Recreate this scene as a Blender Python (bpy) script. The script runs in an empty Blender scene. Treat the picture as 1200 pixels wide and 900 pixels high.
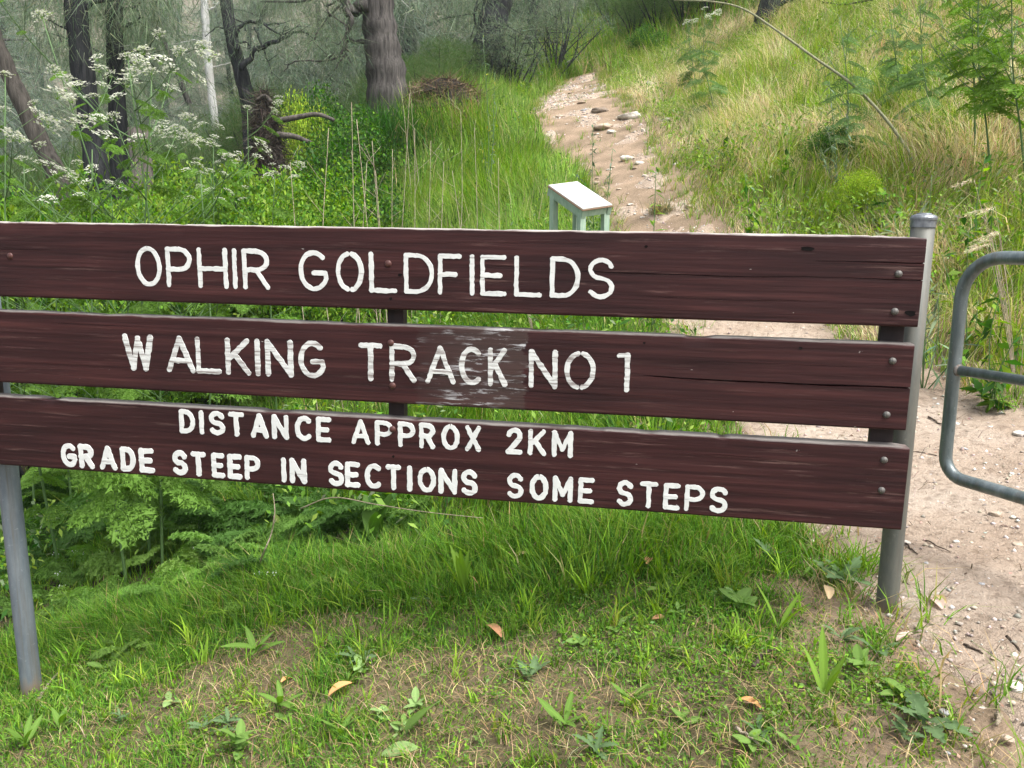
import bpy, bmesh, math, random
import numpy as np
from mathutils import Vector, Matrix, Euler

# ------------------------------------------------------------------ camera, sky, sun, exposure
SC = bpy.context.scene
COL = SC.collection
CAMZ = 1.7                      # camera height in the scene
F, PITCH = 950.0, math.radians(10.3)   # focal length in photo pixels (1200 wide), downward pitch
cam_d = bpy.data.cameras.new('camera'); cam = bpy.data.objects.new('camera', cam_d); COL.objects.link(cam)
cam.location = (0, 0, CAMZ); cam.rotation_euler = (math.pi / 2 - PITCH, 0, 0)
cam_d.sensor_width = 36.0; cam_d.lens = 36.0 * F / 1200.0
cam_d.clip_start = 0.05; cam_d.clip_end = 1000
SC.camera = cam

SUN_EL, SUN_AZ = math.radians(60), math.radians(128)   # azimuth measured from +Y towards +X (the photo's right)
world = bpy.data.worlds.new('World'); SC.world = world; world.use_nodes = True
wn, wl = world.node_tree.nodes, world.node_tree.links
bg = wn['Background']
sky = wn.new('ShaderNodeTexSky'); sky.sky_type = 'NISHITA'; sky.sun_disc = False
sky.sun_elevation = SUN_EL; sky.sun_rotation = SUN_AZ; sky.dust_density = 4.0; sky.air_density = 1.0
hs = wn.new('ShaderNodeHueSaturation'); hs.inputs['Saturation'].default_value = 0.34   # thin overcast: a pale sky
wl.new(sky.outputs[0], hs.inputs['Color']); wl.new(hs.outputs[0], bg.inputs['Color'])
bg.inputs['Strength'].default_value = 0.15
sun_d = bpy.data.lights.new('sun', 'SUN'); sun_d.energy = 2.2; sun_d.angle = math.radians(28); sun_d.color = (1.0, 0.97, 0.92)
sun = bpy.data.objects.new('sun', sun_d); COL.objects.link(sun)
sdir = Vector((math.sin(SUN_AZ) * math.cos(SUN_EL), math.cos(SUN_AZ) * math.cos(SUN_EL), math.sin(SUN_EL)))
sun.rotation_euler = sdir.to_track_quat('Z', 'Y').to_euler()
SC.view_settings.view_transform = 'Standard'; SC.view_settings.look = 'None'
SC.view_settings.exposure = 1.36; SC.view_settings.gamma = 1.0
SC.cycles.max_bounces = 6; SC.cycles.transparent_max_bounces = 6

rng = np.random.default_rng(7); random.seed(7)

# ------------------------------------------------------------------ measuring helpers (photo pixel -> ray)
_c, _s = math.cos(PITCH), math.sin(PITCH)
def ray(px, py):
    u = (450 - py) / F
    return np.array([(px - 600) / F, _c + u * _s, -_s + u * _c])
def W(px, py, d):
    r = ray(px, py); p = r * (d / r[1]); p[2] += CAMZ
    return p

# ------------------------------------------------------------------ noise
def _hash(ix, iy, seed):
    n = (ix.astype(np.int64) * 374761393 + iy.astype(np.int64) * 668265263 + seed * 982451653) & 0xFFFFFFFF
    n = ((n ^ (n >> 13)) * 1274126177) & 0xFFFFFFFF
    return ((n ^ (n >> 16)) & 0xFFFFFF) / float(0xFFFFFF)
def vnoise(x, y, seed=0):
    x = np.asarray(x, float); y = np.asarray(y, float)
    ix, iy = np.floor(x), np.floor(y); fx, fy = x - ix, y - iy
    fx = fx * fx * (3 - 2 * fx); fy = fy * fy * (3 - 2 * fy)
    a, b = _hash(ix, iy, seed), _hash(ix + 1, iy, seed)
    c, d = _hash(ix, iy + 1, seed), _hash(ix + 1, iy + 1, seed)
    return (a * (1 - fx) + b * fx) * (1 - fy) + (c * (1 - fx) + d * fx) * fy
def fbm(x, y, seed=0, o=4):
    v, a, t = 0, 0.5, 0
    for k in range(o):
        v = v + a * vnoise(np.asarray(x) * 2 ** k, np.asarray(y) * 2 ** k, seed + k); t += a; a *= 0.5
    return v / t
def sst(a, b, x):
    t = np.clip((np.asarray(x) - a) / (b - a), 0, 1); return t * t * (3 - 2 * t)

# ------------------------------------------------------------------ mesh helpers
def mesh_np(name, V, T, col=None, smooth=False, face_n=3):
    V = np.asarray(V, np.float32).reshape(-1, 3); T = np.asarray(T, np.int32).reshape(-1, face_n)
    m = bpy.data.meshes.new(name)
    m.vertices.add(len(V)); m.vertices.foreach_set('co', V.ravel())
    m.loops.add(T.size); m.loops.foreach_set('vertex_index', T.ravel())
    m.polygons.add(len(T)); m.polygons.foreach_set('loop_start', np.arange(0, T.size, face_n, dtype=np.int32))
    if smooth: m.polygons.foreach_set('use_smooth', np.ones(len(T), bool))
    if col is not None:
        a = m.attributes.new('Col', 'FLOAT_COLOR', 'POINT')
        c4 = np.ones((len(V), 4), np.float32); c4[:, :3] = col
        a.data.foreach_set('color', c4.ravel())
    m.update(calc_edges=True); m.validate(); return m
def obj(name, mesh, mat=None, parent=None, loc=None):
    o = bpy.data.objects.new(name, mesh); COL.objects.link(o)
    if mat is not None and mesh is not None and not mesh.materials: mesh.materials.append(mat)
    if parent is not None: o.parent = parent
    if loc is not None: o.location = loc
    return o
def empty(name, loc=(0, 0, 0), rz=0.0):
    o = bpy.data.objects.new(name, None); COL.objects.link(o); o.empty_display_size = 0.1
    o.location = loc; o.rotation_euler = (0, 0, rz); return o
def tag(o, label, cat, group=None, kind=None):
    o['label'] = label; o['category'] = cat
    if group: o['group'] = group
    if kind: o['kind'] = kind
    return o
def structure(o): o['kind'] = 'structure'; return o
def stuff(o, label=None, cat=None):
    o['kind'] = 'stuff'
    if label: o['label'] = label; o['category'] = cat
    return o
def copy_tree(o, parent=None):
    c = o.copy(); COL.objects.link(c); c.parent = parent
    for ch in list(o.children): copy_tree(ch, c)
    return c
class MB:
    """collects tubes / boxes / faces into one mesh"""
    def __init__(s): s.v, s.f, s.c = [], [], []
    def add(s, V, Fs, col=None):
        b = len(s.v); s.v.extend([tuple(map(float, p)) for p in V]); s.f.extend([tuple(i + b for i in f) for f in Fs])
        s.c.extend([col if col is not None else (1, 1, 1)] * len(V) if not isinstance(col, list) else col)
    def tube(s, pts, rad, n=8, col=None, cap=True, rough=0.0):
        pts = [Vector(p) for p in pts]; N = len(pts)
        if not hasattr(rad, '__len__'): rad = [rad] * N
        V, Fs = [], []; ref = None
        for i, p in enumerate(pts):
            t = (pts[min(i + 1, N - 1)] - pts[max(i - 1, 0)]).normalized()
            if ref is None: ref = t.orthogonal().normalized()
            ref = (ref - t * ref.dot(t)).normalized(); bi = t.cross(ref)
            for k in range(n):
                a = 2 * math.pi * k / n; r = rad[i] * (1 + (random.uniform(-rough, rough) if rough else 0))
                V.append(p + ref * (math.cos(a) * r) + bi * (math.sin(a) * r))
        for i in range(N - 1):
            for k in range(n):
                Fs.append((i * n + k, i * n + (k + 1) % n, (i + 1) * n + (k + 1) % n, (i + 1) * n + k))
        if cap:
            Fs.append(tuple(range(n - 1, -1, -1))); Fs.append(tuple((N - 1) * n + k for k in range(n)))
        s.add(V, Fs, col); return s
    def box(s, c, d, R=None):
        V = []
        for z in (-1, 1):
            for (x, y) in ((-1, -1), (1, -1), (1, 1), (-1, 1)):
                p = Vector((x * d[0] / 2, y * d[1] / 2, z * d[2] / 2))
                if R is not None: p = R @ p
                V.append(p + Vector(c))
        s.add(V, [(3, 2, 1, 0), (4, 5, 6, 7), (0, 1, 5, 4), (1, 2, 6, 5), (2, 3, 7, 6), (3, 0, 4, 7)]); return s
    def mesh(s, name, smooth=False, bevel=0.0, col=False):
        m = bpy.data.meshes.new(name); m.from_pydata(s.v, [], s.f)
        if bevel:
            bm = bmesh.new(); bm.from_mesh(m)
            bmesh.ops.bevel(bm, geom=bm.edges[:], offset=bevel, segments=2, affect='EDGES', profile=0.6); bm.to_mesh(m); bm.free()
        if smooth: m.polygons.foreach_set('use_smooth', np.ones(len(m.polygons), bool))
        if col:
            a = m.attributes.new('Col', 'FLOAT_COLOR', 'POINT')
            c4 = np.ones((len(s.v), 4), np.float32); c4[:, :3] = np.array(s.c); a.data.foreach_set('color', c4.ravel())
        m.update(); return m
def spline(pts, n=6):
    """Catmull-Rom through pts"""
    P = [np.asarray(p, float) for p in pts]; P = [2 * P[0] - P[1]] + P + [2 * P[-1] - P[-2]]; out = []
    for i in range(1, len(P) - 2):
        for k in range(n):
            t = k / n; a, b, c, d = P[i - 1:i + 3]
            out.append(0.5 * ((2 * b) + (c - a) * t + (2 * a - 5 * b + 4 * c - d) * t * t + (3 * b - a - 3 * c + d) * t ** 3))
    out.append(P[-2]); return out

# ------------------------------------------------------------------ materials
class NT:
    def __init__(s, name):
        s.m = bpy.data.materials.new(name); s.m.use_nodes = True; s.t = s.m.node_tree; s.n = s.t.nodes; s.l = s.t.links
        s.b = s.n['Principled BSDF']
    def new(s, t, **kw):
        n = s.n.new(t)
        for k, v in kw.items():
            if k in n.inputs.keys(): n.inputs[k].default_value = v
            else: setattr(n, k, v)
        return n
    def link(s, a, b): s.l.new(a, b)
    def coord(s, scale=(1, 1, 1), out='Object', loc=(0, 0, 0)):
        tc = s.new('ShaderNodeTexCoord'); mp = s.new('ShaderNodeMapping')
        mp.inputs['Scale'].default_value = scale; mp.inputs['Location'].default_value = loc
        s.link(tc.outputs[out], mp.inputs[0]); return mp.outputs[0]
    def noise(s, vec, scale, detail=4, rough=0.55):
        n = s.new('ShaderNodeTexNoise'); n.inputs['Scale'].default_value = scale
        n.inputs['Detail'].default_value = detail; n.inputs['Roughness'].default_value = rough
        s.link(vec, n.inputs['Vector']); return n.outputs[0]
    def ramp(s, fac, stops):
        r = s.new('ShaderNodeValToRGB'); e = r.color_ramp.elements
        while len(e) < len(stops): e.new(0.5)
        for el, (p, c) in zip(e, stops): el.position = p; el.color = (*c, 1) if len(c) == 3 else c
        s.link(fac, r.inputs[0]); return r.outputs[0]
    def mix(s, fac, a, b, blend='MIX'):
        n = s.new('ShaderNodeMix', data_type='RGBA', blend_type=blend)
        for sock, v in ((n.inputs[0], fac), (n.inputs[6], a), (n.inputs[7], b)):
            if isinstance(v, bpy.types.NodeSocket): s.link(v, sock)
            elif isinstance(v, (int, float)): sock.default_value = v
            else: sock.default_value = (*v, 1)
        return n.outputs[2]
    def math(s, op, a, b=0.0, c=0.0):
        n = s.new('ShaderNodeMath', operation=op)
        for sock, v in zip(n.inputs, (a, b, c)):
            if isinstance(v, bpy.types.NodeSocket): s.link(v, sock)
            else: sock.default_value = v
        return n.outputs[0]
    def bump(s, h, strength=0.3, dist=0.01):
        b = s.new('ShaderNodeBump'); b.inputs['Strength'].default_value = strength; b.inputs['Distance'].default_value = dist
        s.link(h, b.inputs['Height']); s.link(b.outputs[0], s.b.inputs['Normal'])
    def done(s, color=None, rough=0.7, metal=0.0, spec=0.3):
        if color is not None:
            if isinstance(color, bpy.types.NodeSocket): s.link(color, s.b.inputs['Base Color'])
            else: s.b.inputs['Base Color'].default_value = (*color, 1)
        if isinstance(rough, bpy.types.NodeSocket): s.link(rough, s.b.inputs['Roughness'])
        else: s.b.inputs['Roughness'].default_value = rough
        s.b.inputs['Metallic'].default_value = metal; s.b.inputs['Specular IOR Level'].default_value = spec
        return s.m

def leaf_mat(name, trans=0.38, rough=0.6, spec=0.10, solid=None):
    """leaf surface: colour per blade / leaf from the mesh, thin so light passes through"""
    t = NT(name)
    if solid is None:
        a = t.new('ShaderNodeAttribute'); a.attribute_name = 'Col'; c = a.outputs['Color']
    else:
        n = t.noise(t.coord(), 25, 3); c = t.mix(n, [x * 0.7 for x in solid], [x * 1.3 for x in solid])
    t.done(c, rough, 0, spec)
    tr = t.new('ShaderNodeBsdfTranslucent')
    hsn = t.new('ShaderNodeHueSaturation', Saturation=1.25, Value=1.35); t.link(c, hsn.inputs['Color']); t.link(hsn.outputs[0], tr.inputs['Color'])
    mx = t.new('ShaderNodeMixShader'); mx.inputs[0].default_value = trans
    t.link(t.b.outputs[0], mx.inputs[1]); t.link(tr.outputs[0], mx.inputs[2])
    t.link(mx.outputs[0], t.n['Material Output'].inputs['Surface'])
    return t.m
M = {}
M['leaf'] = leaf_mat('leaf')
M['straw'] = leaf_mat('straw', 0.15, 0.7, 0.15)
M['needle'] = leaf_mat('needle', 0.25, 0.7, 0.08)

def col_attr_mat(name, rough=0.8, bump=0.0, bscale=60, spec=0.2):
    t = NT(name); a = t.new('ShaderNodeAttribute'); a.attribute_name = 'Col'
    n = t.noise(t.coord(), bscale, 4)
    c = t.mix(n, t.mix(0.35, a.outputs['Color'], (0, 0, 0)), t.mix(0.2, a.outputs['Color'], (1, 1, 1)))
    if bump: t.bump(n, bump, 0.02)
    return t.done(c, rough, 0, spec)

def mat_ground():
    t = NT('soil'); co = t.coord()
    a = t.new('ShaderNodeAttribute'); a.attribute_name = 'Col'
    n1 = t.noise(co, 3.0, 6); n2 = t.noise(co, 60, 5, 0.7)
    c = t.mix(t.ramp(n1, [(0.35, (0, 0, 0)), (0.65, (1, 1, 1))]), t.mix(0.45, a.outputs['Color'], (0.03, 0.025, 0.012)), a.outputs['Color'])
    c = t.mix(t.ramp(n2, [(0.35, (0, 0, 0)), (0.7, (1, 1, 1))]), t.mix(0.4, c, (0.02, 0.015, 0.01)), c)
    t.bump(n2, 0.6, 0.02); return t.done(c, 0.95, 0, 0.1)
def mat_path():
    t = NT('dirt'); co = t.coord()
    n1 = t.noise(co, 1.6, 6, 0.6); n2 = t.noise(co, 26, 6, 0.65); n3 = t.noise(co, 140, 4, 0.7)
    c = t.ramp(n1, [(0.3, (0.30, 0.222, 0.162)), (0.5, (0.40, 0.315, 0.243)), (0.72, (0.49, 0.41, 0.335))])
    c = t.mix(t.ramp(n2, [(0.38, (1, 1, 1)), (0.5, (0, 0, 0))]), c, t.mix(0.45, c, (0.13, 0.09, 0.06)))
    c = t.mix(t.ramp(n3, [(0.58, (0, 0, 0)), (0.72, (1, 1, 1))]), c, (0.52, 0.43, 0.35))
    c = t.mix(t.ramp(n3, [(0.3, (1, 1, 1)), (0.42, (0, 0, 0))]), c, t.mix(0.5, c, (0.1, 0.07, 0.05)))
    vo = t.new('ShaderNodeTexVoronoi'); vo.inputs['Scale'].default_value = 75; t.link(co, vo.inputs['Vector'])
    pv = t.ramp(vo.outputs['Distance'], [(0.16, (1, 1, 1)), (0.26, (0, 0, 0))]); pm = t.math('MULTIPLY', pv, t.ramp(t.noise(co, 40, 3), [(0.5, (0, 0, 0)), (0.6, (1, 1, 1))]))
    c = t.mix(pm, c, t.mix(t.noise(co, 75, 1), (0.22, 0.17, 0.13), (0.62, 0.54, 0.46)))
    h = t.math('ADD', t.math('ADD', n2, t.math('MULTIPLY', n3, 0.5)), t.math('MULTIPLY', pm, .3)); t.bump(h, 0.9, 0.03)
    return t.done(c, 0.95, 0, 0.12)
def mat_stone(name, c0, c1):
    t = NT(name); co = t.coord(); n = t.noise(co, 18, 6, 0.6); n2 = t.noise(co, 90, 4, 0.6)
    c = t.ramp(n, [(0.3, c0), (0.68, c1)]); c = t.mix(t.ramp(n2, [(0.3, (1, 1, 1)), (0.42, (0, 0, 0))]), c, t.mix(0.4, c, (0.05, 0.04, 0.03)))
    t.bump(t.math('ADD', n, t.math('MULTIPLY', n2, 0.4)), 0.5, 0.02); return t.done(c, 0.9, 0, 0.2)
M['stone_pale'] = mat_stone('stone_pale', (0.38, 0.33, 0.28), (0.62, 0.58, 0.52))
M['stone_tan'] = mat_stone('stone_tan', (0.30, 0.23, 0.17), (0.46, 0.37, 0.29))
M['stone_grey'] = mat_stone('stone_grey', (0.22, 0.22, 0.23), (0.42, 0.42, 0.42))
M['stone_dark'] = mat_stone('stone_dark', (0.10, 0.08, 0.06), (0.24, 0.19, 0.15))

def mat_bark(name, dark, light, sx=30, sz=3, lichen=None):
    t = NT(name); co = t.coord((sx, sx, sz)); n = t.noise(co, 1.0, 8, 0.65); n2 = t.noise(t.coord(), 2.0, 4)
    c = t.ramp(n, [(0.32, dark), (0.66, light)])
    if lichen: c = t.mix(t.ramp(n2, [(0.5, (0, 0, 0)), (0.62, (1, 1, 1))]), c, lichen)
    t.bump(n, 0.9, 0.04); return t.done(c, 0.95, 0, 0.1)
M['bark_dark'] = mat_bark('bark_dark', (0.010, 0.011, 0.013), (0.046, 0.047, 0.050), 26, 4, (0.032, 0.035, 0.037))
M['bark_brown'] = mat_bark('bark_brown', (0.045, 0.04, 0.036), (0.135, 0.12, 0.105), 22, 3)
M['bark_grey'] = mat_bark('bark_grey', (0.026, 0.024, 0.023), (0.105, 0.096, 0.09), 24, 2.5)
M['bark_pale'] = mat_bark('bark_pale', (0.34, 0.34, 0.33), (0.60, 0.60, 0.58), 8, 2.5, (0.42, 0.41, 0.38))
M['twig'] = mat_bark('twig_wood', (0.05, 0.038, 0.03), (0.16, 0.12, 0.095), 60, 20)
M['twig_pale'] = mat_bark('twig_pale', (0.30, 0.24, 0.17), (0.52, 0.44, 0.33), 60, 20)
M['stem_green'] = leaf_mat('stem_green', 0.0, 0.5, 0.3, solid=(0.075, 0.14, 0.045))
M['stem_cane'] = mat_bark('stem_cane', (0.17, 0.18, 0.10), (0.34, 0.33, 0.22), 40, 8)

# ------------------------------------------------------------------ terrain
PATH = np.array([  # x, y, half width
    (2.55, 0.2, 1.5), (2.35, 1.2, 1.36), (2.12, 2.2, 1.06), (1.9, 3.2, 0.86), (1.74, 4.2, 0.60), (1.6, 5.3, 0.48), (1.45, 6.5, 0.46),
    (1.36, 7.6, 0.46), (1.27, 9.3, 0.42), (1.22, 11.2, 0.60), (1.12, 12.8, 0.74), (1.02, 14.5, 0.66), (1.2, 16.2, 0.58), (1.55, 18.0, 0.35)])
PS = np.array(spline(PATH, 8))
def pathdist(x, y):
    x = np.asarray(x, float); y = np.asarray(y, float); best = np.full(x.shape, 1e9)
    for px, py, h in PS:
        best = np.minimum(best, np.hypot(x - px, y - py) - h)
    return best                                   # metres outside the edge (negative on the path)
def pathx(y): return np.interp(y, PATH[:, 1], PATH[:, 0])

CP = [W(38, 828, 2.62), W(1043, 706, 2.27), W(1130, 850, 1.6), W(1130, 480, 3.96), W(960, 385, 5.3), W(800, 268, 7.5), W(740, 200, 9.5),
      W(690, 150, 12), W(650, 120, 14.5), W(690, 95, 17.5)]
CP = [tuple(p) for p in CP] + [(x, y, z + CAMZ) for x, y, z in [
    (0, 0, -1.5), (-3, 0, -2.1), (3, 0, -1.25), (0, -6, -1.5), (-9, -3, -3.0), (8, -3, -.7), (-1.2, 1.8, -1.62), (1.1, 1.6, -1.13), (0, 2.0, -1.36),
    (-.2, 3.6, -1.22), (-1.5, 4, -1.62), (.8, 4.2, -1.0), (-3, 4.5, -2.1), (-4.5, 3, -2.3), (.3, 5.6, -.75),
    (-.1, 7.2, -.45), (.1, 9.5, .30), (-.2, 12, 1.1), (-.5, 15, 1.95), (-1.6, 7, -1.25), (-1.6, 10, -.25), (-3.4, 11, -.9), (-2.2, 13, 1.75), (-1.0, 13.2, 1.95),
    (-2, 18, 2.9), (-4, 8, -2.1), (-6, 12, -2.4), (-5, 15, -1.2), (-7.4, 20, -.6), (-12, 10, -3), (-12, 18, -2.8), (-5, 25, 2.0), (-15, 30, 0.5),
    (-25, 25, -2), (-15, 50, 8), (-40, 50, 6), (0, 30, 6.2), (0, 60, 17), (30, 60, 25), (-50, 90, 27), (0, 100, 33), (50, 100, 40), (-90, 60, 10), (90, 60, 38),
    (3.0, 4.8, -.42), (2.0, 7.5, .18), (3.54, 7, .62), (4.5, 9, 1.75), (5.2, 10.5, 2.6), (3.3, 11, 1.65), (3.75, 15, 3.0), (8, 10, 4.0), (8, 5, 1.5), (6, 2.5, .05),
    (12, 15, 8), (5, 20, 5.6), (2.5, 20, 4.1), (15, 30, 13), (3.2, 3.6, -.75), (60, 10, 22), (-60, -20, -3), (60, -40, 8), (0, -60, -3), (-60, 10, -1)]]
CP = np.array(CP)
def _rbf_fit():
    n = len(CP); d = np.hypot(CP[:, None, 0] - CP[None, :, 0], CP[:, None, 1] - CP[None, :, 1])
    A = np.zeros((n + 3, n + 3)); A[:n, :n] = d - 0.02 * np.eye(n)
    A[:n, n] = 1; A[:n, n + 1:] = CP[:, :2]; A[n, :n] = 1; A[n + 1:, :n] = CP[:, :2].T
    return np.linalg.solve(A, np.concatenate([CP[:, 2], [0, 0, 0]]))
RW = _rbf_fit()
def terrain(x, y):
    x = np.asarray(x, float); y = np.asarray(y, float); sh = x.shape; x, y = x.ravel(), y.ravel(); z = np.zeros_like(x); n = len(CP)
    for k in range(n): z += RW[k] * np.sqrt((x - CP[k, 0]) ** 2 + (y - CP[k, 1]) ** 2 + 0.15)
    z += RW[n] + RW[n + 1] * x + RW[n + 2] * y
    off = sst(0.0, 0.5, pathdist(x, y)) if x.size < 400000 else 1
    z += (fbm(x * 1.1, y * 1.1, 11) - .5) * 0.10 * off + (fbm(x * 5, y * 5, 21) - .5) * 0.035
    return z.reshape(sh)
def tz(x, y): return float(terrain(np.array([x]), np.array([y]))[0])
def hit(px, py, d0=1.0, d1=45):
    """where the sight line of a photo pixel meets the terrain"""
    r = ray(px, py); d = np.geomspace(d0, d1, 900); x = r[0] / r[1] * d; z = r[2] / r[1] * d + CAMZ
    below = np.nonzero(z < terrain(x, d))[0]
    i = below[0] if len(below) else len(d) - 1
    return Vector((x[i], d[i], tz(x[i], d[i])))

def grow(a, b, n, e=1.0): return a + (b - a) * np.linspace(0, 1, n) ** e
gx = np.concatenate([-6 - grow(0, 114, 36, 1.9)[::-1], np.linspace(-5.95, 6.5, 190), 6.5 + grow(0.1, 114, 36, 1.9)])
gy = np.concatenate([-1 - grow(0, 60, 14, 1.8)[::-1], np.linspace(-.95, 9, 160), np.linspace(9.1, 22, 90), 22 + grow(.2, 120, 46, 1.7)])
GX, GY = np.meshgrid(gx, gy); GZ = terrain(GX, GY)
nx, ny = len(gx), len(gy); ii = np.arange(nx * ny).reshape(ny, nx)
quads = np.stack([ii[:-1, :-1], ii[:-1, 1:], ii[1:, 1:], ii[1:, :-1]], -1).reshape(-1, 4)
# true ground colours: thatch on the lawn, dry litter on the hill, dark leaf mould in the gully, bare pale earth far up the slope
lawn = (sst(3.6, 2.7, GY) * 1.0)[..., None]; hill = sst(-.2, 1.2, GX - pathx(GY))[..., None] * sst(2.5, 4, GY)[..., None]
far = sst(26, 50, GY)[..., None]
gc = np.array((0.060, 0.052, 0.028)) * np.ones(GX.shape + (1,))
gc = gc * (1 - lawn) + np.array((0.19, 0.155, 0.088)) * lawn
gc = gc * (1 - hill) + np.array((0.23, 0.19, 0.09)) * hill
gc = gc * (1 - far) + np.array((0.26, 0.23, 0.18)) * far
pdg = pathdist(GX, GY); nearp = (sst(.45, .05, pdg + .3 * (fbm(GX * 2.5, GY * 2.5, 88) - .5)))[..., None]
gc = gc * (1 - nearp) + np.array((0.36, 0.265, 0.185)) * nearp
gm = mesh_np('ground', np.stack([GX, GY, GZ], -1), quads, gc.reshape(-1, 3), True, 4)
ground = structure(obj('ground', gm, mat_ground()))

# the walking path: its own sheet just above the ground, ragged edges sinking into it
def build_path():
    S = np.array(spline(PATH, 26)); n = len(S); T = np.gradient(S[:, :2], axis=0); T /= np.linalg.norm(T, axis=1)[:, None]
    N = np.stack([T[:, 1], -T[:, 0]], 1); m = 61; u = np.linspace(-1.25, 1.25, m)
    X = S[:, None, 0] + N[:, None, 0] * u[None] * S[:, None, 2]; Y = S[:, None, 1] + N[:, None, 1] * u[None] * S[:, None, 2]
    Z = terrain(X, Y)
    e = (1 - np.abs(u))[None] * S[:, None, 2] + (fbm(X * 2.4, Y * 2.4, 5) - .5) * 0.55
    Z = Z + 0.012 - 0.09 * sst(0.02, -0.18, e) + (fbm(X * 9, Y * 9, 31) - .5) * 0.02 + sst(6.5, 9, Y) * ((fbm(X * 2.6, Y * 2.0, 37, 4) - .5) * .16 - .02)
    idx = np.arange(n * m).reshape(n, m)
    q = np.stack([idx[:-1, :-1], idx[:-1, 1:], idx[1:, 1:], idx[1:, :-1]], -1).reshape(-1, 4)
    return mesh_np('path', np.stack([X, Y, Z], -1), q, None, True, 4)
structure(obj('path', build_path(), mat_path()))

# ------------------------------------------------------------------ the walking track sign
A_DIR = Vector((0.98502166, -0.17158484, -0.01705765)); N_DIR = Vector((0.17160981, 0.985165, 0)); U_DIR = A_DIR.cross(N_DIR)
ORI = Vector(W(1055, 621.7, 2.15))                        # lower right corner of the lowest plank
sign_mat = Matrix(((A_DIR.x, N_DIR.x, U_DIR.x, ORI.x), (A_DIR.y, N_DIR.y, U_DIR.y, ORI.y), (A_DIR.z, N_DIR.z, U_DIR.z, ORI.z), (0, 0, 0, 1)))
SIGN_INV = sign_mat.inverted()
def st(px, py, y=0.0):
    """photo pixel -> (along, up) on the sign's own plane set back by y"""
    r = Vector(ray(px, py)); o = Vector((0, 0, CAMZ)); t = ((ORI - o).dot(N_DIR) + y) / r.dot(N_DIR)
    p = SIGN_INV @ (o + r * t); return p.x, p.z
sign = empty('walking_track_sign'); sign.matrix_world = sign_mat
tag(sign, 'large dark brown timber sign of three planks with white routed lettering on two steel posts', 'sign')

def mat_plank(name, patch=None, seed=0.0, pale=1.0):
    t = NT(name); co = t.coord((1.1, 8, 40), loc=(seed, seed * 2, 0)); co2 = t.coord((3.2, 8, 95), loc=(seed * 3, 0, 1)); co3 = t.coord((1, 1, 1), loc=(seed, 0, 0))
    g = t.noise(co, 1.6, 9, 0.62); g2 = t.noise(co2, 1.0, 8, 0.7); blot = t.noise(co3, 2.2, 4)
    c = t.ramp(g, [(0.25, (0.011, 0.0038, 0.0042)), (0.5, (0.033, 0.0108, 0.0112)), (0.78, (0.072, 0.0245, 0.0228))])
    c = t.mix(t.ramp(blot, [(0.42, (0, 0, 0)), (0.7, (0.8, 0.8, 0.8))]), c, t.mix(0.5, c, (0.012, 0.006, 0.007)))
    # pale weathered streaks along the grain
    sp = t.noise(t.coord((2.4, 5, 60), loc=(seed * 5, 0, 3)), 1.0, 7, 0.75); area = t.noise(co3, 1.7, 3)
    k = t.math('MULTIPLY', t.ramp(sp, [(0.57, (0, 0, 0)), (0.69, (1, 1, 1))]), t.ramp(area, [(0.36, (0.15,) * 3), (0.62, (0.95,) * 3)]))
    c = t.mix(k, c, (0.15, 0.088, 0.076))
    chips = t.noise(t.coord((22, 10, 60), loc=(seed, 0, 0)), 1.0, 3, 0.6)
    c = t.mix(t.ramp(chips, [(0.735, (0, 0, 0)), (0.75, (0.8, 0.8, 0.8))]), c, (0.36, 0.33, 0.31))
    # worn top edge: bare silver timber in ragged strips
    sep = t.new('ShaderNodeSeparateXYZ'); tc = t.new('ShaderNodeTexCoord'); t.link(tc.outputs['Object'], sep.inputs[0])
    edge = t.new('ShaderNodeMapRange'); edge.inputs[1].default_value = 0.221; edge.inputs[2].default_value = 0.2395; t.link(sep.outputs[2], edge.inputs[0])
    en = t.noise(t.coord((4.5, 12, 55), loc=(seed * 2, 0, 0)), 1.0, 6, 0.7)
    ek = t.math('MULTIPLY', edge.outputs[0], t.math('ADD', en, 0.25)); ek = t.ramp(ek, [(0.50, (0, 0, 0)), (0.66, (1, 1, 1))])
    c = t.mix(ek, c, t.mix(en, [x * pale for x in (0.16, 0.13, 0.12)], [x * pale for x in (0.52, 0.48, 0.45)]))
    if patch:
        x0, x1 = patch
        wb = t.math('ADD', sep.outputs[0], t.math('MULTIPLY', t.math('SUBTRACT', t.noise(t.coord((8, 1, 70), loc=(2, 0, 2)), 1.0, 5, .7), .5), .09)); fx = t.math('MULTIPLY', t.math('GREATER_THAN', wb, x0), t.math('LESS_THAN', wb, x1))
        sl = t.new('ShaderNodeMapRange'); sl.inputs[1].default_value = x0; sl.inputs[2].default_value = x0 + .16; t.link(sep.outputs[0], sl.inputs[0]); ragged = t.math('MULTIPLY', fx, t.math('ADD', t.math('MULTIPLY', sl.outputs[0], .75), .25))
        c = t.mix(t.math('MULTIPLY', ragged, 0.5), c, (0.062, 0.046, 0.041))
        pn = t.noise(t.coord((9, 10, 75), loc=(3, 0, 0)), 1.0, 6, 0.7)
        pa = t.noise(t.coord((6, 6, 9), loc=(1, 0, 4)), 1.0, 3)
        pk = t.math('MULTIPLY', t.math('MULTIPLY', ragged, t.ramp(pn, [(0.54, (0, 0, 0)), (0.60, (1, 1, 1))])), t.ramp(pa, [(0.40, (0, 0, 0)), (0.58, (1, 1, 1))]))
        c = t.mix(pk, c, (0.42, 0.42, 0.43))
    t.bump(t.math('ADD', t.math('MULTIPLY', g, 0.6), t.math('MULTIPLY', g2, 0.7)), 0.35, 0.006)
    r = t.ramp(g2, [(0.3, (0.42,) * 3), (0.7, (0.68,) * 3)])
    return t.done(c, r, 0, 0.18)

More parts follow.
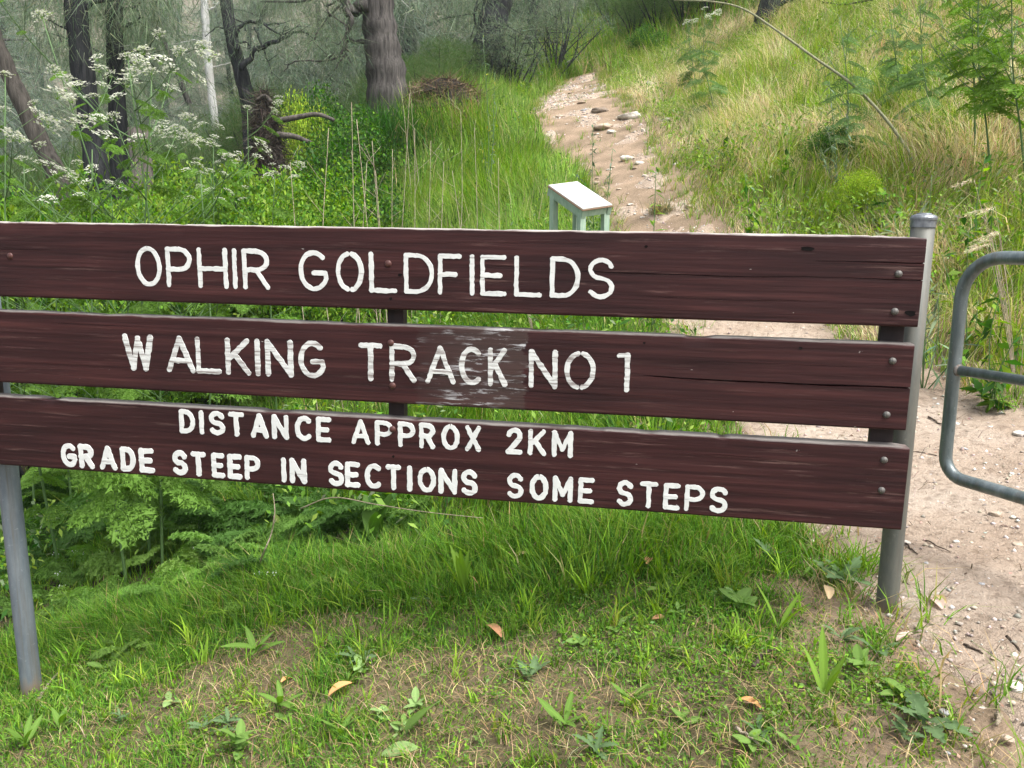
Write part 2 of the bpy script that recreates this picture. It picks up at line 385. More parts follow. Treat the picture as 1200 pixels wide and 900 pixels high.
TH, PH = 0.045, 0.2395
def build_plank(x0, x1, seed, cracks):
    """swept section; cracks are real grooves: (z, x_start, x_end, half width, depth)"""
    n = 420; X = np.linspace(x0, x1, n); r = 0.006
    rows = []                                                # each: z(x), y(x)
    prof = [(0.0, r), (r * .3, r * .3), (r, 0.0)] + [(z, 0.0) for z in np.linspace(.03, PH - .03, 9)] + [(PH - r, 0.0), (PH - r * .3, r * .3), (PH, r)]
    chip = np.maximum(0, fbm(X * 7, X * 0 + seed, seed + 3, 5) - .64) * 0.03 + fbm(X * 30, X * 0, seed, 2) * 0.0012
    for z, y in prof:
        k = max(0, (z - (PH - .014)) / .014); rows.append((z, np.full(n, z) - chip * k, np.full(n, y) + chip * k * 0.6 + (fbm(X * 3, X * 0 + z * 60, seed) - .5) * .0016 * (1 if .02 < z < PH - .02 else 0)))
    rows = [q for q in rows if not any(abs(q[0] - c[0]) < 0.012 for c in cracks)]
    for (zc, a, b, w, dp) in cracks:
        zz = zc + (fbm(X * 4, X * 0 + zc * 10, seed + 9, 4) - .5) * 0.010
        tpr = sst(a, a + .12 * (b - a), X) * (sst(b + .001, b - .15 * (b - a), X) if b < x1 - .01 else 1) * (0.35 + 1.1 * fbm(X * 9, X * 0 + 3, seed + 5, 3))
        for o, dd in ((-1, 0), (-.5, 1), (.5, 1), (1, 0)): rows.append((zc + o * 1e-3, zz + o * np.maximum(w * tpr, 2e-4), dd * dp * np.minimum(tpr * 1.6, 1)))
    rows.sort(key=lambda q: q[0]); m = len(rows)
    Z = np.stack([q[1] for q in rows], 1); Y = np.stack([q[2] for q in rows], 1)
    Z = np.concatenate([Z, Z[:, -1:], Z[:, :1]], 1); Y = np.concatenate([Y, np.full((n, 2), TH)], 1); k = m + 2
    V = np.stack([np.repeat(X[:, None], k, 1), Y, Z], -1).reshape(-1, 3); idx = np.arange(n * k).reshape(n, k); nxt = np.roll(idx, -1, 1)
    f = np.stack([idx[:-1], idx[1:], nxt[1:], nxt[:-1]], -1).reshape(-1, 4).tolist()
    f += [idx[0].tolist(), idx[-1][::-1].tolist()]
    me = bpy.data.meshes.new('plank'); me.from_pydata(V.tolist(), [], f); me.update(); return me
XL = -3.02
PZ = [0.568, 0.2845, 0.0]                                     # heights of plank feet above the sign origin
pl_spec = [(XL, -.012, 1, [(.125, -1.02, -.012, .0011, .010), (.168, -.30, -.012, .0016, .012), (.150, XL, -2.55, .0007, .006), (.095, -1.9, -1.45, .0006, .006), (.06, -.75, -.25, .0006, .005), (.20, -1.3, -.9, .0005, .004)]),
           (XL, -.014, 2, [(.118, -.75, -.014, .0030, .016), (.105, -1.35, -.80, .0008, .006), (.205, -2.6, -2.35, .0006, .005), (.06, -1.2, -.5, .0006, .005), (.17, -.6, -.1, .0005, .005), (.07, -2.7, -2.2, .0005, .004)]),
           (XL, .002, 3, [(.185, -.62, -.35, .0007, .005), (.150, -2.3, -2.05, .0006, .005), (.075, -.95, -.70, .0005, .004)])]
planks = []
for i, (a, b, sd, cr) in enumerate(pl_spec):
    px0, px1 = st(489, 430)[0], st(616, 430)[0]
    p = obj('plank', build_plank(a, b, sd, cr), mat_plank('painted_timber_%d' % i, (px0, px1) if i == 1 else None, 1.7 + 3.1 * i, (1.0, .38, .45)[i]), sign, (0, 0, PZ[i]))
    planks.append(p)
planks[0]['label'] = 'top plank reading OPHIR GOLDFIELDS'
planks[1]['label'] = 'middle plank reading WALKING TRACK NO 1, with a worn grey patch'
planks[2]['label'] = 'bottom plank with two lines of small lettering'

# --- lettering: one stroke-built mesh per letter
def arc(cx, cy, rx, ry, a0, a1, n=14):
    return [(cx + rx * math.cos(math.radians(a0 + (a1 - a0) * k / n)), cy + ry * math.sin(math.radians(a0 + (a1 - a0) * k / n))) for k in range(n + 1)]
S_TOP = arc(.5, .75, .48, .25, 20, 270, 12)
GL = {
 'O': [arc(.5, .5, .5, .5, 90, 450, 28)], 'o': [arc(.5, .5, .5, .5, 102, 258, 14), arc(.5, .5, .5, .5, -78, 78, 14)],
 'P': [[(0, 0), (0, 1)], [(0, 1), (.5, 1)] + arc(.5, .72, .5, .28, 90, -90, 10) + [(0, .44)]],
 'R': [[(0, 0), (0, 1)], [(0, 1), (.5, 1)] + arc(.5, .74, .5, .26, 90, -90, 10) + [(0, .48)], [(.5, .48), (1, 0)]],
 'H': [[(0, 0), (0, 1)], [(1, 0), (1, 1)], [(0, .48), (1, .48)]], 'I': [[(.5, 0), (.5, 1)]], 'L': [[(0, 1), (0, 0), (1, 0)]],
 'G': [arc(.55, .5, .55, .5, 48, 335, 20) + [(1.0, .44), (.55, .44)]], 'C': [arc(.58, .5, .58, .5, 50, 310, 18)],
 'D': [[(0, 0), (0, 1)], [(0, 1), (.4, 1)] + arc(.4, .5, .6, .5, 90, -90, 14) + [(0, 0)]],
 'F': [[(0, 0), (0, 1), (1, 1)], [(0, .5), (.8, .5)]], 'E': [[(1, 1), (0, 1), (0, 0), (1, 0)], [(0, .5), (.82, .5)]],
 'S': [S_TOP[:-1] + arc(.5, .25, .5, .25, 90, -150, 12)], 'W': [[(0, 1), (.27, 0), (.5, .95), (.76, 0), (1, 1)]],
 'A': [[(0, 0), (.5, 1), (1, 0)], [(.2, .3), (.8, .3)]], 'K': [[(0, 0), (0, 1)], [(.95, 1), (.05, .42)], [(.32, .58), (1, 0)]],
 'N': [[(0, 0), (0, 1), (1, 0), (1, 1)]], 'T': [[(0, 1), (1, 1)], [(.5, 1), (.5, 0)]], 'X': [[(0, 1), (1, 0)], [(1, 1), (0, 0)]],
 '2': [arc(.5, .72, .46, .28, 165, -25, 12) + [(0, 0), (1, 0)]], 'M': [[(0, 0), (0, 1), (.5, .25), (1, 1), (1, 0)]], '1': [[(.0, .97), (1, 1), (1, 0)]]}
def mat_paint(name, wear):
    t = NT(name); n = t.noise(t.coord((7, 8, 90)), 1.0, 6, 0.7); n2 = t.noise(t.coord(), 14, 4); n3 = t.noise(t.coord((60, 60, 60)), 1.0, 4, 0.7)
    c = t.mix(n2, (0.48, 0.49, 0.48), (0.68, 0.69, 0.67))
    c = t.mix(t.ramp(n3, [(0.30, (0.7,) * 3), (0.42, (0, 0, 0))]), c, (0.42, 0.42, 0.40))
    c = t.mix(t.ramp(n, [(0.60 - wear, (0, 0, 0)), (0.72 - wear, (0.85,) * 3)]), c, (0.16, 0.13, 0.12))
    t.bump(n3, 0.4, 0.003); return t.done(c, 0.6, 0, 0.3)
M['paint_a'] = mat_paint('white_paint', 0.03); M['paint_b'] = mat_paint('white_paint_worn', 0.12); M['paint_c'] = mat_paint('white_paint_thick', 0.01)
def ribbon(mb, pts, hw, lift, rough):
    """a painted stroke with rounded ends and a slightly uneven edge; pts in plank (x,z)"""
    P = []
    for i in range(len(pts) - 1):
        a, b = np.array(pts[i]), np.array(pts[i + 1]); k = max(1, int(np.linalg.norm(b - a) / 0.008))
        P += [a + (b - a) * j / k for j in range(k)]
    P.append(np.array(pts[-1])); P = np.array(P); N = len(P); T = np.gradient(P, axis=0); T /= np.linalg.norm(T, axis=1)[:, None] + 1e-9
    Nn = np.stack([-T[:, 1], T[:, 0]], 1); L, R, C = [], [], []
    wl, wr = rng.normal(0, rough, N + 8), rng.normal(0, rough, N + 8)
    closed = np.linalg.norm(P[0] - P[-1]) < 1e-6
    if not closed:                                            # half-round caps
        caps = [math.radians(x) for x in (85, 62, 40, 18)]
        P2 = [P[0] - T[0] * hw * math.sin(a) for a in caps]; W2 = [hw * math.cos(a) for a in caps]
        P3 = [P[-1] + T[-1] * hw * math.sin(a) for a in caps[::-1]]; W3 = [hw * math.cos(a) for a in caps[::-1]]
        P = np.concatenate([P2, P, P3]); Nn = np.concatenate([[Nn[0]] * 4, Nn, [Nn[-1]] * 4]); Wd = np.array(W2 + [hw] * N + W3)
    else: Wd = np.full(N, hw)
    n = len(P); V, Fs = [], []
    for i in range(n):
        l = P[i] + Nn[i] * (Wd[i] + wl[i % len(wl)] * (Wd[i] / hw)); r = P[i] - Nn[i] * (Wd[i] + wr[i % len(wr)] * (Wd[i] / hw))
        V += [(l[0], 0.0012, l[1]), (l[0] * .93 + P[i][0] * .07, -lift, l[1] * .93 + P[i][1] * .07), (r[0] * .93 + P[i][0] * .07, -lift, r[1] * .93 + P[i][1] * .07), (r[0], 0.0012, r[1])]
    for i in range(n - 1):
        for j in range(3): Fs.append((i * 4 + j, i * 4 + j + 1, i * 4 + j + 5, i * 4 + j + 4))
    mb.add(V, Fs)
LINES = [  # plank, letters with left/right pixel, (x, top, bottom) at both ends, stroke half width px, paint
 (0, [('O',157,188),('P',193,224),('H',230,266),('I',270,278),('R',283,315),('G',349,383),('o',393,426),('L',432,465),('D',473,509),('F',513,541),('I',550,557),('E',563,594),('L',603,636),('D',645,681),('S',689,721)],
  (172, 288, 336), (705, 302, 350.5), 2.75, 'paint_a'),
 (1, [('W',143,179),('A',193,227),('L',228,258),('K',263,293),('I',297,305),('N',310,343),('G',349,380),('T',420,448),('R',456,488),('A',498,534),('C',538,565),('K',572,595),('N',620,654),('o',662,699),('1',723,739)],
  (161, 391.5, 434.5), (731, 413, 459.5), 3.0, 'paint_b'),
 (2, [('D',209,228),('I',232,239),('S',244,263),('T',267,286),('A',293,314),('N',318,338),('C',345,365),('E',370,388),('A',411,434),('P',439,461),('P',466,487),('R',491,510),('O',517,539),('X',545,564),('2',593,613),('K',619,641),('M',647,672)],
  (218, 479.5, 508), (660, 504.5, 536), 2.9, 'paint_c'),
 (2, [('G',70,89),('R',91,109),('A',115,136),('D',140,158),('E',162,180),('S',201,219),('T',223,241),('E',247,263),('E',266,283),('P',286,305),('I',329,335),('N',339,359),('S',384,403),('E',404,422),('C',427,447),('T',452,470),('I',477,483),('O',489,511),('N',514,536),('S',540,560),('S',594,614),('O',621,643),('M',648,672),('E',678,697),('S',723,743),('T',750,772),('E',778,798),('P',803,827),('S',832,854)],
  (79, 519, 547.5), (843, 570, 601.5), 3.0, 'paint_c')]
for li, (pi, chars, e0, e1, hwp, pm) in enumerate(LINES):
    for ch, xl, xr in chars:
        xm = (xl + xr) / 2; t = (xm - e0[0]) / (e1[0] - e0[0])
        top = e0[1] + (e1[1] - e0[1]) * t; bot = e0[2] + (e1[2] - e0[2]) * t; sl = (e1[2] - e0[2]) / (e1[0] - e0[0])
        ax, az1 = st(xl, top - sl * (xr - xl) / 2); bx, _ = st(xr, top); _, az0 = st(xm, bot); _, az1 = st(xm, top)
        hw = abs(st(xm + hwp, bot)[0] - st(xm, bot)[0]); ax, bx, az0, az1 = ax + hw, bx - hw, az0 + hw, az1 - hw
        if ch == 'I': ax = bx = (ax + bx) / 2
        mb = MB(); sk = random.uniform(-.012, .012)
        strokes = []
        for stq in GL[ch]:                                   # a sharp corner starts a new stroke
            cur = [stq[0]]
            for k in range(1, len(stq)):
                cur.append(stq[k])
                if k < len(stq) - 1:
                    d0 = math.atan2((stq[k][1] - stq[k-1][1]) * 1.5, stq[k][0] - stq[k-1][0]); d1 = math.atan2((stq[k+1][1] - stq[k][1]) * 1.5, stq[k+1][0] - stq[k][0])
                    if abs((d1 - d0 + math.pi) % (2 * math.pi) - math.pi) > 0.75: strokes.append(cur); cur = [stq[k]]
            strokes.append(cur)
        for si, stq in enumerate(strokes):
            q = [(ax + (bx - ax) * u + sk * (v - .5) * (az1 - az0), az0 + (az1 - az0) * v - PZ[pi]) for u, v in stq]
            ribbon(mb, q, hw * random.uniform(.93, 1.07), 0.0012 + 0.0004 * si, 0.0008)
        obj('letter', mb.mesh('letter'), M[pm], planks[pi])

# --- bolts, knots and holes
M['galv_bolt'] = col = None
t = NT('galvanised_bolt'); n = t.noise(t.coord(), 160, 4); M['galv_bolt'] = t.done(t.ramp(n, [(0.3, (0.06, 0.055, 0.05)), (0.7, (0.17, 0.165, 0.155))]), 0.55, 0.5, 0.4)
t = NT('painted_bolt'); n = t.noise(t.coord(), 120, 4); M['paint_bolt'] = t.done(t.ramp(n, [(0.3, (0.045, 0.016, 0.014)), (0.7, (0.085, 0.032, 0.026))]), 0.5, 0, 0.4)
t = NT('hole_shade'); M['hole'] = t.done((0.006, 0.005, 0.005), 0.9, 0, 0.1)  # shade inside the holes put into the colour of flat surface discs
def dome(r, h, n=14):
    V, Fs = [], []; rings = [(1.0, 0.0), (1.0, .25), (.86, .62), (.55, .9), (.0, 1.0)]
    for rr, hh in rings[:-1]:
        for k in range(n): V.append((r * rr * math.cos(2 * math.pi * k / n), -h * hh, r * rr * math.sin(2 * math.pi * k / n)))
    V.append((0, -h, 0)); c = len(V) - 1
    for i in range(3):
        for k in range(n): Fs.append((i * n + k, i * n + (k + 1) % n, (i + 1) * n + (k + 1) % n, (i + 1) * n + k))
    for k in range(n): Fs.append((3 * n + k, 3 * n + (k + 1) % n, c))
    b = MB(); b.add(V, Fs); return b.mesh('bolt', True)
bolt_m = dome(0.0098, 0.0075); bolt_m.materials.append(M['galv_bolt'])
bolt_p = dome(0.0105, 0.006); bolt_p.materials.append(M['paint_bolt'])
for px, py in ((1053, 321), (1048.5, 365), (1046, 423), (1039, 486), (1036, 539), (1033, 574.5)):
    x, z = st(px, py); obj('bolt', bolt_m, None, sign, (x, 0.0005, z))
for px, py in ((455, 309), (458, 402), (460, 452), (460, 503), (12, 300)):
    x, z = st(px, py); obj('bolt', bolt_p, None, sign, (x, 0.0005, z))
def hole(px, py, rx, rz):
    x, z = st(px, py); n = 12; V = [(0, -0.0002, 0)]
    for k in range(n):
        a = 2 * math.pi * k / n; j = random.uniform(.75, 1.2); V.append((rx * j * math.cos(a), -0.0004, rz * j * math.sin(a)))
    b = MB(); b.add(V, [(0, 1 + k, 1 + (k + 1) % n) for k in range(n)]); obj('knot_hole', b.mesh('knot_hole'), M['hole'], sign, (x, -0.0007, z))
for h in ((757, 289, .005, .004), (946, 291.5, .018, .006), (938, 408, .005, .004), (755, 402, .0035, .0035), (458, 350, .005, .004), (461, 535, .0045, .004), (469, 322, .007, .004), (1067, 367, .014, .008)): hole(*h)

# --- battens behind the planks, posts and cap
t = NT('batten_timber'); n = t.noise(t.coord((25, 25, 3)), 1, 6); M['batten'] = t.done(t.ramp(n, [(0.3, (0.008, 0.006, 0.007)), (0.7, (0.03, 0.018, 0.017))]), 0.7, 0, 0.3)
def batten(x, w, y, d):
    b = MB(); b.box((0, 0, 0), (w, d, 0.775)); obj('batten', b.mesh('batten', bevel=0.002), M['batten'], sign, (x, y, 0.39))
batten(st(466, 368, .07)[0], 0.050, TH + 0.022, 0.04)
batten(st(1042, 390, .06)[0] + .004, 0.062, TH + 0.012, 0.02)
batten(st(0, 450, .07)[0] - .012, 0.055, TH + 0.012, 0.02)
def mat_pipe(name, a, b, dirt_h, rough=0.55, metal=0.08, spots=True):
    t = NT(name); co = t.coord(); n = t.noise(t.coord((14, 14, 3)), 2.0, 6, 0.65); n2 = t.noise(co, 70, 4, 0.7)
    c = t.ramp(n, [(0.3, a), (0.7, b)])
    c = t.mix(t.ramp(n2, [(0.62, (0, 0, 0)), (0.72, (0.6,) * 3)]), c, [min(1, x * 1.6) for x in b])
    c = t.mix(t.ramp(n2, [(0.25, (0.7,) * 3), (0.34, (0, 0, 0))]), c, [x * .45 for x in a])
    st_ = t.noise(t.coord((45, 45, 1.2)), 1.0, 5, .7); c = t.mix(t.ramp(st_, [(0.52, (0, 0, 0)), (0.68, (0.65,) * 3)]), c, (0.10, 0.088, 0.07))
    if dirt_h:
        sep = t.new('ShaderNodeSeparateXYZ'); t.link(co, sep.inputs[0])
        k = t.math('SUBTRACT', dirt_h, sep.outputs[2]); k = t.math('ADD', t.math('MULTIPLY', k, 9), t.math('MULTIPLY', t.math('SUBTRACT', n, .5), 1.6))
        c = t.mix(t.ramp(k, [(0.3, (0, 0, 0)), (0.75, (0.8,) * 3)]), c, (0.17, 0.125, 0.085))
    t.bump(n2, 0.15, 0.002); return t.done(c, rough, metal, 0.4)
def post(name, x, z0, z1, r, m, cap_on, lean=0.0):
    y = TH + 0.026 + r
    b = MB(); b.tube([(0, 0, -0.10), (0, 0, 0.02), (lean * .5, 0, (z1 - z0) * .5), (lean, 0, z1 - z0)], [r] * 4, 28)
    o = obj(name, b.mesh('post', True), m, sign, (x, y, z0))
    for p in o.data.polygons:
        if len(p.vertices) > 4: p.use_smooth = False
    if cap_on:
        H = z1 - z0; b = MB(); prof = [(r + .002, -.026), (r + .002, -.007), (r + .0042, -.006), (r + .0042, .0), (r + .0005, .006), (r * .66, .009), (r * .62, .012), (r * .5, .0125)]
        n = 28; V = [(q * math.cos(2 * math.pi * k / n) + lean, q * math.sin(2 * math.pi * k / n), H + h) for q, h in prof for k in range(n)]
        Fs = [(i * n + k, i * n + (k + 1) % n, (i + 1) * n + (k + 1) % n, (i + 1) * n + k) for i in range(len(prof) - 1) for k in range(n)] + [tuple((len(prof) - 1) * n + k for k in range(n))]
        b.add(V, Fs); t = NT('cap_metal'); nn = t.noise(t.coord(), 60, 4)
        obj('cap', b.mesh('cap'), t.done(t.ramp(nn, [(0.3, (0.10, 0.11, 0.125)), (0.7, (0.22, 0.235, 0.25))]), 0.38, 0.5, 0.5), o)
    return o
pr_x = (st(1030, 650, .1)[0] + st(1058, 650, .1)[0]) / 2; pr_z0 = st(1043, 706, .1)[1]; pr_z1 = st(1076, 255, .1)[1]
R_POST = 0.0305
pr = post('post', pr_x + .004, pr_z0, pr_z1, R_POST, mat_pipe('galvanised_post', (0.062, 0.068, 0.062), (0.125, 0.124, 0.105), 0.06), True, -0.012)
pr['label'] = 'capped grey steel post beside the dirt path'
pl_x = st(38, 828, .1)[0]; pl_z0 = st(38, 828, .1)[1]
plo = post('post', pl_x, pl_z0 - .01, 0.83, 0.0345, mat_pipe('galvanised_post_blue', (0.085, 0.105, 0.125), (0.165, 0.19, 0.21), 0.17, 0.55), False, -0.02)
plo['label'] = 'blue-grey steel post with a muddy foot'

# ------------------------------------------------------------------ tubular gate
gate = empty('tubular_gate', (1.62, 2.55, tz(1.62, 2.55)))
tag(gate, 'galvanised tubular steel gate with rounded corners standing open over the dirt path', 'gate')
gP = W(1118, 433, 2.62); gd = Vector((0.46, -1.0, 0)).normalized(); gl = Vector(gP) - gate.location
zt = W(1160, 302, 2.50)[2] - gate.location.z; zb = W(1160, 569, 2.50)[2] - gate.location.z; GLEN = 1.75; gr = 0.0205
M['gate'] = mat_pipe('galvanised_tube', (0.075, 0.10, 0.10), (0.19, 0.22, 0.225), 0, 0.40, 0.45)
def gpt(s, z): return (gl.x + gd.x * s, gl.y + gd.y * s, z)
rc = 0.13; zb += .0
frame = []
frame += [gpt(GLEN, zt)] + [gpt(s, zt) for s in (1.2, .6, rc + .1)] + [gpt(rc - rc * math.sin(a), zt - rc + rc * math.cos(a)) for a in np.linspace(0, math.pi / 2, 9)]
rb = 0.07
frame += [gpt(0, (zt + zb) / 2)] + [gpt(rb - rb * math.cos(a), zb + rb - rb * math.sin(a)) for a in np.linspace(0, math.pi / 2, 8)] + [gpt(s, zb) for s in (.3, .8, 1.3)] + [gpt(GLEN, zb)]
b = MB(); b.tube(frame, gr, 16); obj('gate_frame', b.mesh('gate_frame', True), M['gate'], gate)
b = MB(); b.tube([gpt(gr * .6, gl.z), gpt(GLEN, gl.z - .0)], gr * .82, 14); obj('rail', b.mesh('rail', True), M['gate'], gate)
b = MB(); b.tube([gpt(GLEN, zt), gpt(GLEN, zb)], gr, 14); obj('stile', b.mesh('stile', True), M['gate'], gate)
b = MB(); wpt = [gpt(gr * .75 + .004 * k, gl.z) for k in (-1, 0, 1, 2)]
b.tube(wpt, [gr * .95, gr * 1.06, gr * 1.02, gr * .85], 14, rough=.05); t = NT('weld_rust'); n = t.noise(t.coord(), 120, 4)
obj('weld', b.mesh('weld', True), t.done(t.ramp(n, [(0.35, (0.10, 0.07, 0.05)), (0.65, (0.2, 0.19, 0.18))]), 0.8, 0.2, 0.3), gate)
gx1, gy1 = gate.location.x + gpt(GLEN + .09, 0)[0], gate.location.y + gpt(GLEN + .09, 0)[1]; gz1 = tz(gx1, gy1)
b = MB(); b.tube([(gpt(GLEN + .09, 0)[0], gpt(GLEN + .09, 0)[1], gz1 - gate.location.z - .1), (gpt(GLEN + .09, 0)[0], gpt(GLEN + .09, 0)[1], zt + .12)], 0.04, 18)
obj('hinge_post', b.mesh('hinge_post', True), M['gate'], gate)
for z in (zt - .12, zb + .1):
    b = MB(); b.tube([gpt(GLEN - .01, z), gpt(GLEN + .07, z)], 0.014, 10); obj('hinge', b.mesh('hinge', True), M['gate'], gate)

# ------------------------------------------------------------------ low reading stand beside the path
n0, n1, f0, f1 = [Vector(W(*q)) for q in ((680, 246, 6.40), (714, 241, 6.55), (643, 218, 6.80), (682, 213, 6.95))]
ctr = (n0 + n1 + f0 + f1) / 4; base = Vector((ctr.x, ctr.y, tz(ctr.x, ctr.y)))
ex = (n1 - n0 + f1 - f0).normalized(); ey = (f0 - n0 + f1 - n1); ey = (ey - ex * ey.dot(ex)).normalized(); ez = ex.cross(ey)
bw, bl = (n1 - n0).length, (f0 - n0).length; RB = Matrix((ex, ey, ez)).transposed()
stand = empty('reading_stand', base); tag(stand, 'small pale green timber stand with a sloping white panel beside the path', 'information stand')
def mat_greenpaint():
    t = NT('sage_paint'); n = t.noise(t.coord((30, 30, 8)), 1, 6); return t.done(t.ramp(n, [(0.3, (0.20, 0.29, 0.22)), (0.7, (0.33, 0.42, 0.33))]), 0.6, 0, 0.3)
M['sage'] = mat_greenpaint()
c0 = ctr - base
t = NT('faded_panel'); co = t.coord((18, 60, 1)); n = t.noise(co, 1.0, 5, .7); n2 = t.noise(t.coord(), 4, 3)
M['panel'] = t.done(t.mix(t.ramp(n, [(0.66, (0, 0, 0)), (0.72, (0.35,) * 3)]), t.mix(n2, (0.38, 0.37, 0.345), (0.50, 0.49, 0.46)), (0.25, 0.25, 0.25)), 0.45, 0, 0.4)
def rbox(name, c, d, mat, par=stand):
    b = MB(); b.box((0, 0, 0), d, RB); return obj(name, b.mesh(name, bevel=0.004), mat, par, c)
rbox('panel', c0 + ez * .004, (bw, bl, .010), M['panel'])
t = NT('panel_edge'); M['panel_edge'] = t.done((0.20, 0.12, 0.075), 0.7)
rbox('backing_board', c0 - ez * .006, (bw + .012, bl + .012, .009), M['panel_edge'])
for s in (-1, 1): rbox('side_rail', c0 + ex * (s * (bw / 2 - .02)) - ez * .045, (.04, bl, .068), M['sage'])
for s in (-1, 1): rbox('end_rail', c0 + ey * (s * (bl / 2 - .025)) - ez * .040, (bw - .085, .035, .055), M['sage'])
for sx in (-1, 1):
    for sy in (-1, 1):
        top = c0 + ex * (sx * (bw / 2 - .028)) + ey * (sy * (bl / 2 - .05)) - ez * .03
        gz = tz(base.x + top.x, base.y + top.y) - base.z - .05
        b = MB(); yaw = Matrix.Rotation(math.atan2(ex.y, ex.x), 3, 'Z'); h = top.z - gz
        b.box((0, 0, 0), (.052, .052, h), yaw); obj('leg', b.mesh('leg', bevel=0.003), M['sage'], stand, (top.x, top.y, gz + h / 2))

#@@PART2
# ------------------------------------------------------------------ grass
def in_view(x, y, m=1.18):
    return np.abs(x) < (600 / F * m) * np.maximum(y, .3) + 0.25
def jit(base, n, dv=0.25, dh=0.10):
    c = np.asarray(base, float) * np.ones((n, 3)); c *= rng.normal(1, dv, (n, 1)).clip(.45, 1.7); c *= rng.normal(1, dh, (n, 3)).clip(.6, 1.4); return c
def blades(P, h, w, lean, col, segs=2, ang=None, face=None):
    """curved tapering grass blades; P (n,3) feet"""
    n = len(P); th = rng.uniform(0, 2 * np.pi, n) if ang is None else ang; h = np.broadcast_to(h, n); w = np.broadcast_to(w, n); lean = np.broadcast_to(lean, n)
    d = np.stack([np.cos(th), np.sin(th), np.zeros(n)], 1); fa = th + rng.normal(np.pi / 2, .5, n); s = np.stack([np.cos(fa), np.sin(fa), np.zeros(n)], 1)
    V, C = [], []; ts = np.linspace(0, 1, segs + 1); lean_a = np.clip(lean, 0, 1.5)
    for k, t in enumerate(ts):
        out = d * (h * lean_a * t ** 1.7)[:, None]; up = (h * (t - 0.45 * np.minimum(lean_a, 1.2) * t * t * .9))[:, None] * np.array((0, 0, 1.))
        c = P + out + up; wd = (w * .5 * (1 - .25 * t) * (1 if t < .999 else 0))[:, None]
        if k < segs: V += [c - s * wd, c + s * wd]; C += [col, col]
        else: V += [c]; C += [col]
    nv = len(V); V = np.stack(V, 1).reshape(-1, 3); C = np.stack(C, 1).reshape(-1, 3); b = (np.arange(n) * nv)[:, None]; T = []
    for k in range(segs - 1):
        T += [b + np.array([2 * k, 2 * k + 1, 2 * k + 3]), b + np.array([2 * k, 2 * k + 3, 2 * k + 2])]
    k = segs - 1; T += [b + np.array([2 * k, 2 * k + 1, 2 * k + 2])]
    return V, np.stack(T, 1).reshape(-1, 3), C
class Soup:
    def __init__(s): s.V, s.T, s.C, s.n = [], [], [], 0
    def add(s, V, T, C): s.V.append(V); s.T.append(T + s.n); s.C.append(C); s.n += len(V)
    def mesh(s, name): return mesh_np(name, np.concatenate(s.V), np.concatenate(s.T), np.concatenate(s.C))
def pts(x0, x1, y0, y1, n, keep):
    x = rng.uniform(x0, x1, n); y = rng.uniform(y0, y1, n); k = in_view(x, y); x, y = x[k], y[k]
    k = keep(x, y); x, y = x[k], y[k]; return np.stack([x, y, terrain(x, y) - .004], 1)
def sign_y(x, y): return (x - ORI.x) * N_DIR.x + (y - ORI.y) * N_DIR.y    # metres behind the sign face
GREEN, LIME, DEEP, STRAW, DRY = (0.098, 0.205, 0.022), (0.165, 0.275, 0.030), (0.040, 0.110, 0.018), (0.36, 0.28, 0.14), (0.30, 0.21, 0.105)
def mixcol(n, cols, probs):
    k = rng.choice(len(cols), n, p=np.array(probs) / sum(probs)); return np.array(cols)[k] * rng.normal(1, .22, (n, 1)).clip(.5, 1.6) * rng.normal(1, .07, (n, 3)).clip(.7, 1.3)

BARE = [(*hit(px, py)[:2], r) for px, py, r in ((105, 805, .16), (270, 795, .30), (885, 800, .22), (590, 850, .2), (760, 720, .16), (1020, 870, .2))]
def bare(x, y):      # worn brown patches on the lawn
    v = fbm(x * 1.9 + 3.1, y * 2.3 + 1.7, 41, 4) + .05 * sst(.5, -.5, sign_y(x, y)) - .3 * sst(.3, .8, sign_y(x, y))
    for (bx_, by_, br_) in BARE: v = v + .13 * np.exp(-(((x - bx_) / br_) ** 2 + ((y - by_) / (br_ * .7)) ** 2))
    return sst(.46, .66, v + .16 * (fbm(x * 9, y * 9, 43, 3) - .5))
# lawn in front of and under the sign
s = Soup()
lx = lambda n, keep: pts(-3.4, 1.9, .95, 3.3, n, keep)
P = lx(300000, lambda x, y: (pathdist(x, y) > -.02 + .12 * (fbm(x * 3, y * 3, 8) - .5)) & (sign_y(x, y) < .75) & (rng.random(len(x)) < (1 - .62 * bare(x, y)) * (.30 + 1.0 * fbm(x * 7, y * 7, 17))))
sy = sign_y(P[:, 0], P[:, 1]); cl = fbm(P[:, 0] * 3.3, P[:, 1] * 3.3, 51)
h = (.014 + .085 * cl ** 1.5 + .17 * sst(.15, .85, sy) * (.5 + cl)) * rng.uniform(.5, 1.35, len(P)) * (1 - .45 * bare(P[:, 0], P[:, 1])); h[pathdist(P[:, 0], P[:, 1]) < .12] *= .6
s.add(*blades(P, h, rng.uniform(.002, .0048, len(P)), rng.uniform(.2, 1.1, len(P)), mixcol(len(P), ((.105, .235, .028), (.165, .295, .038), (.045, .125, .022), STRAW), (4, 4, 2, .6)), 2))
stuff(obj('lawn_grass', s.mesh('lawn_grass'), M['leaf']), 'short patchy green grass below the big sign', 'grass')
# dead thatch lying flat between the green
s = Soup()
P = lx(32000, lambda x, y: (pathdist(x, y) > -.08) & (sign_y(x, y) < .35) & (rng.random(len(x)) < .25 + .75 * bare(x, y)))
P[:, 2] += rng.uniform(.002, .012, len(P))
s.add(*blades(P, rng.uniform(.025, .075, len(P)), rng.uniform(.0012, .0026, len(P)), 1.45, mixcol(len(P), (DRY, STRAW, (.17, .12, .075), (.42, .33, .2)), (4, 3, 3, 1)), 2))
stuff(obj('dead_thatch', s.mesh('dead_thatch'), M['straw']), 'flat brown dead grass on worn patches of lawn', 'dead grass')
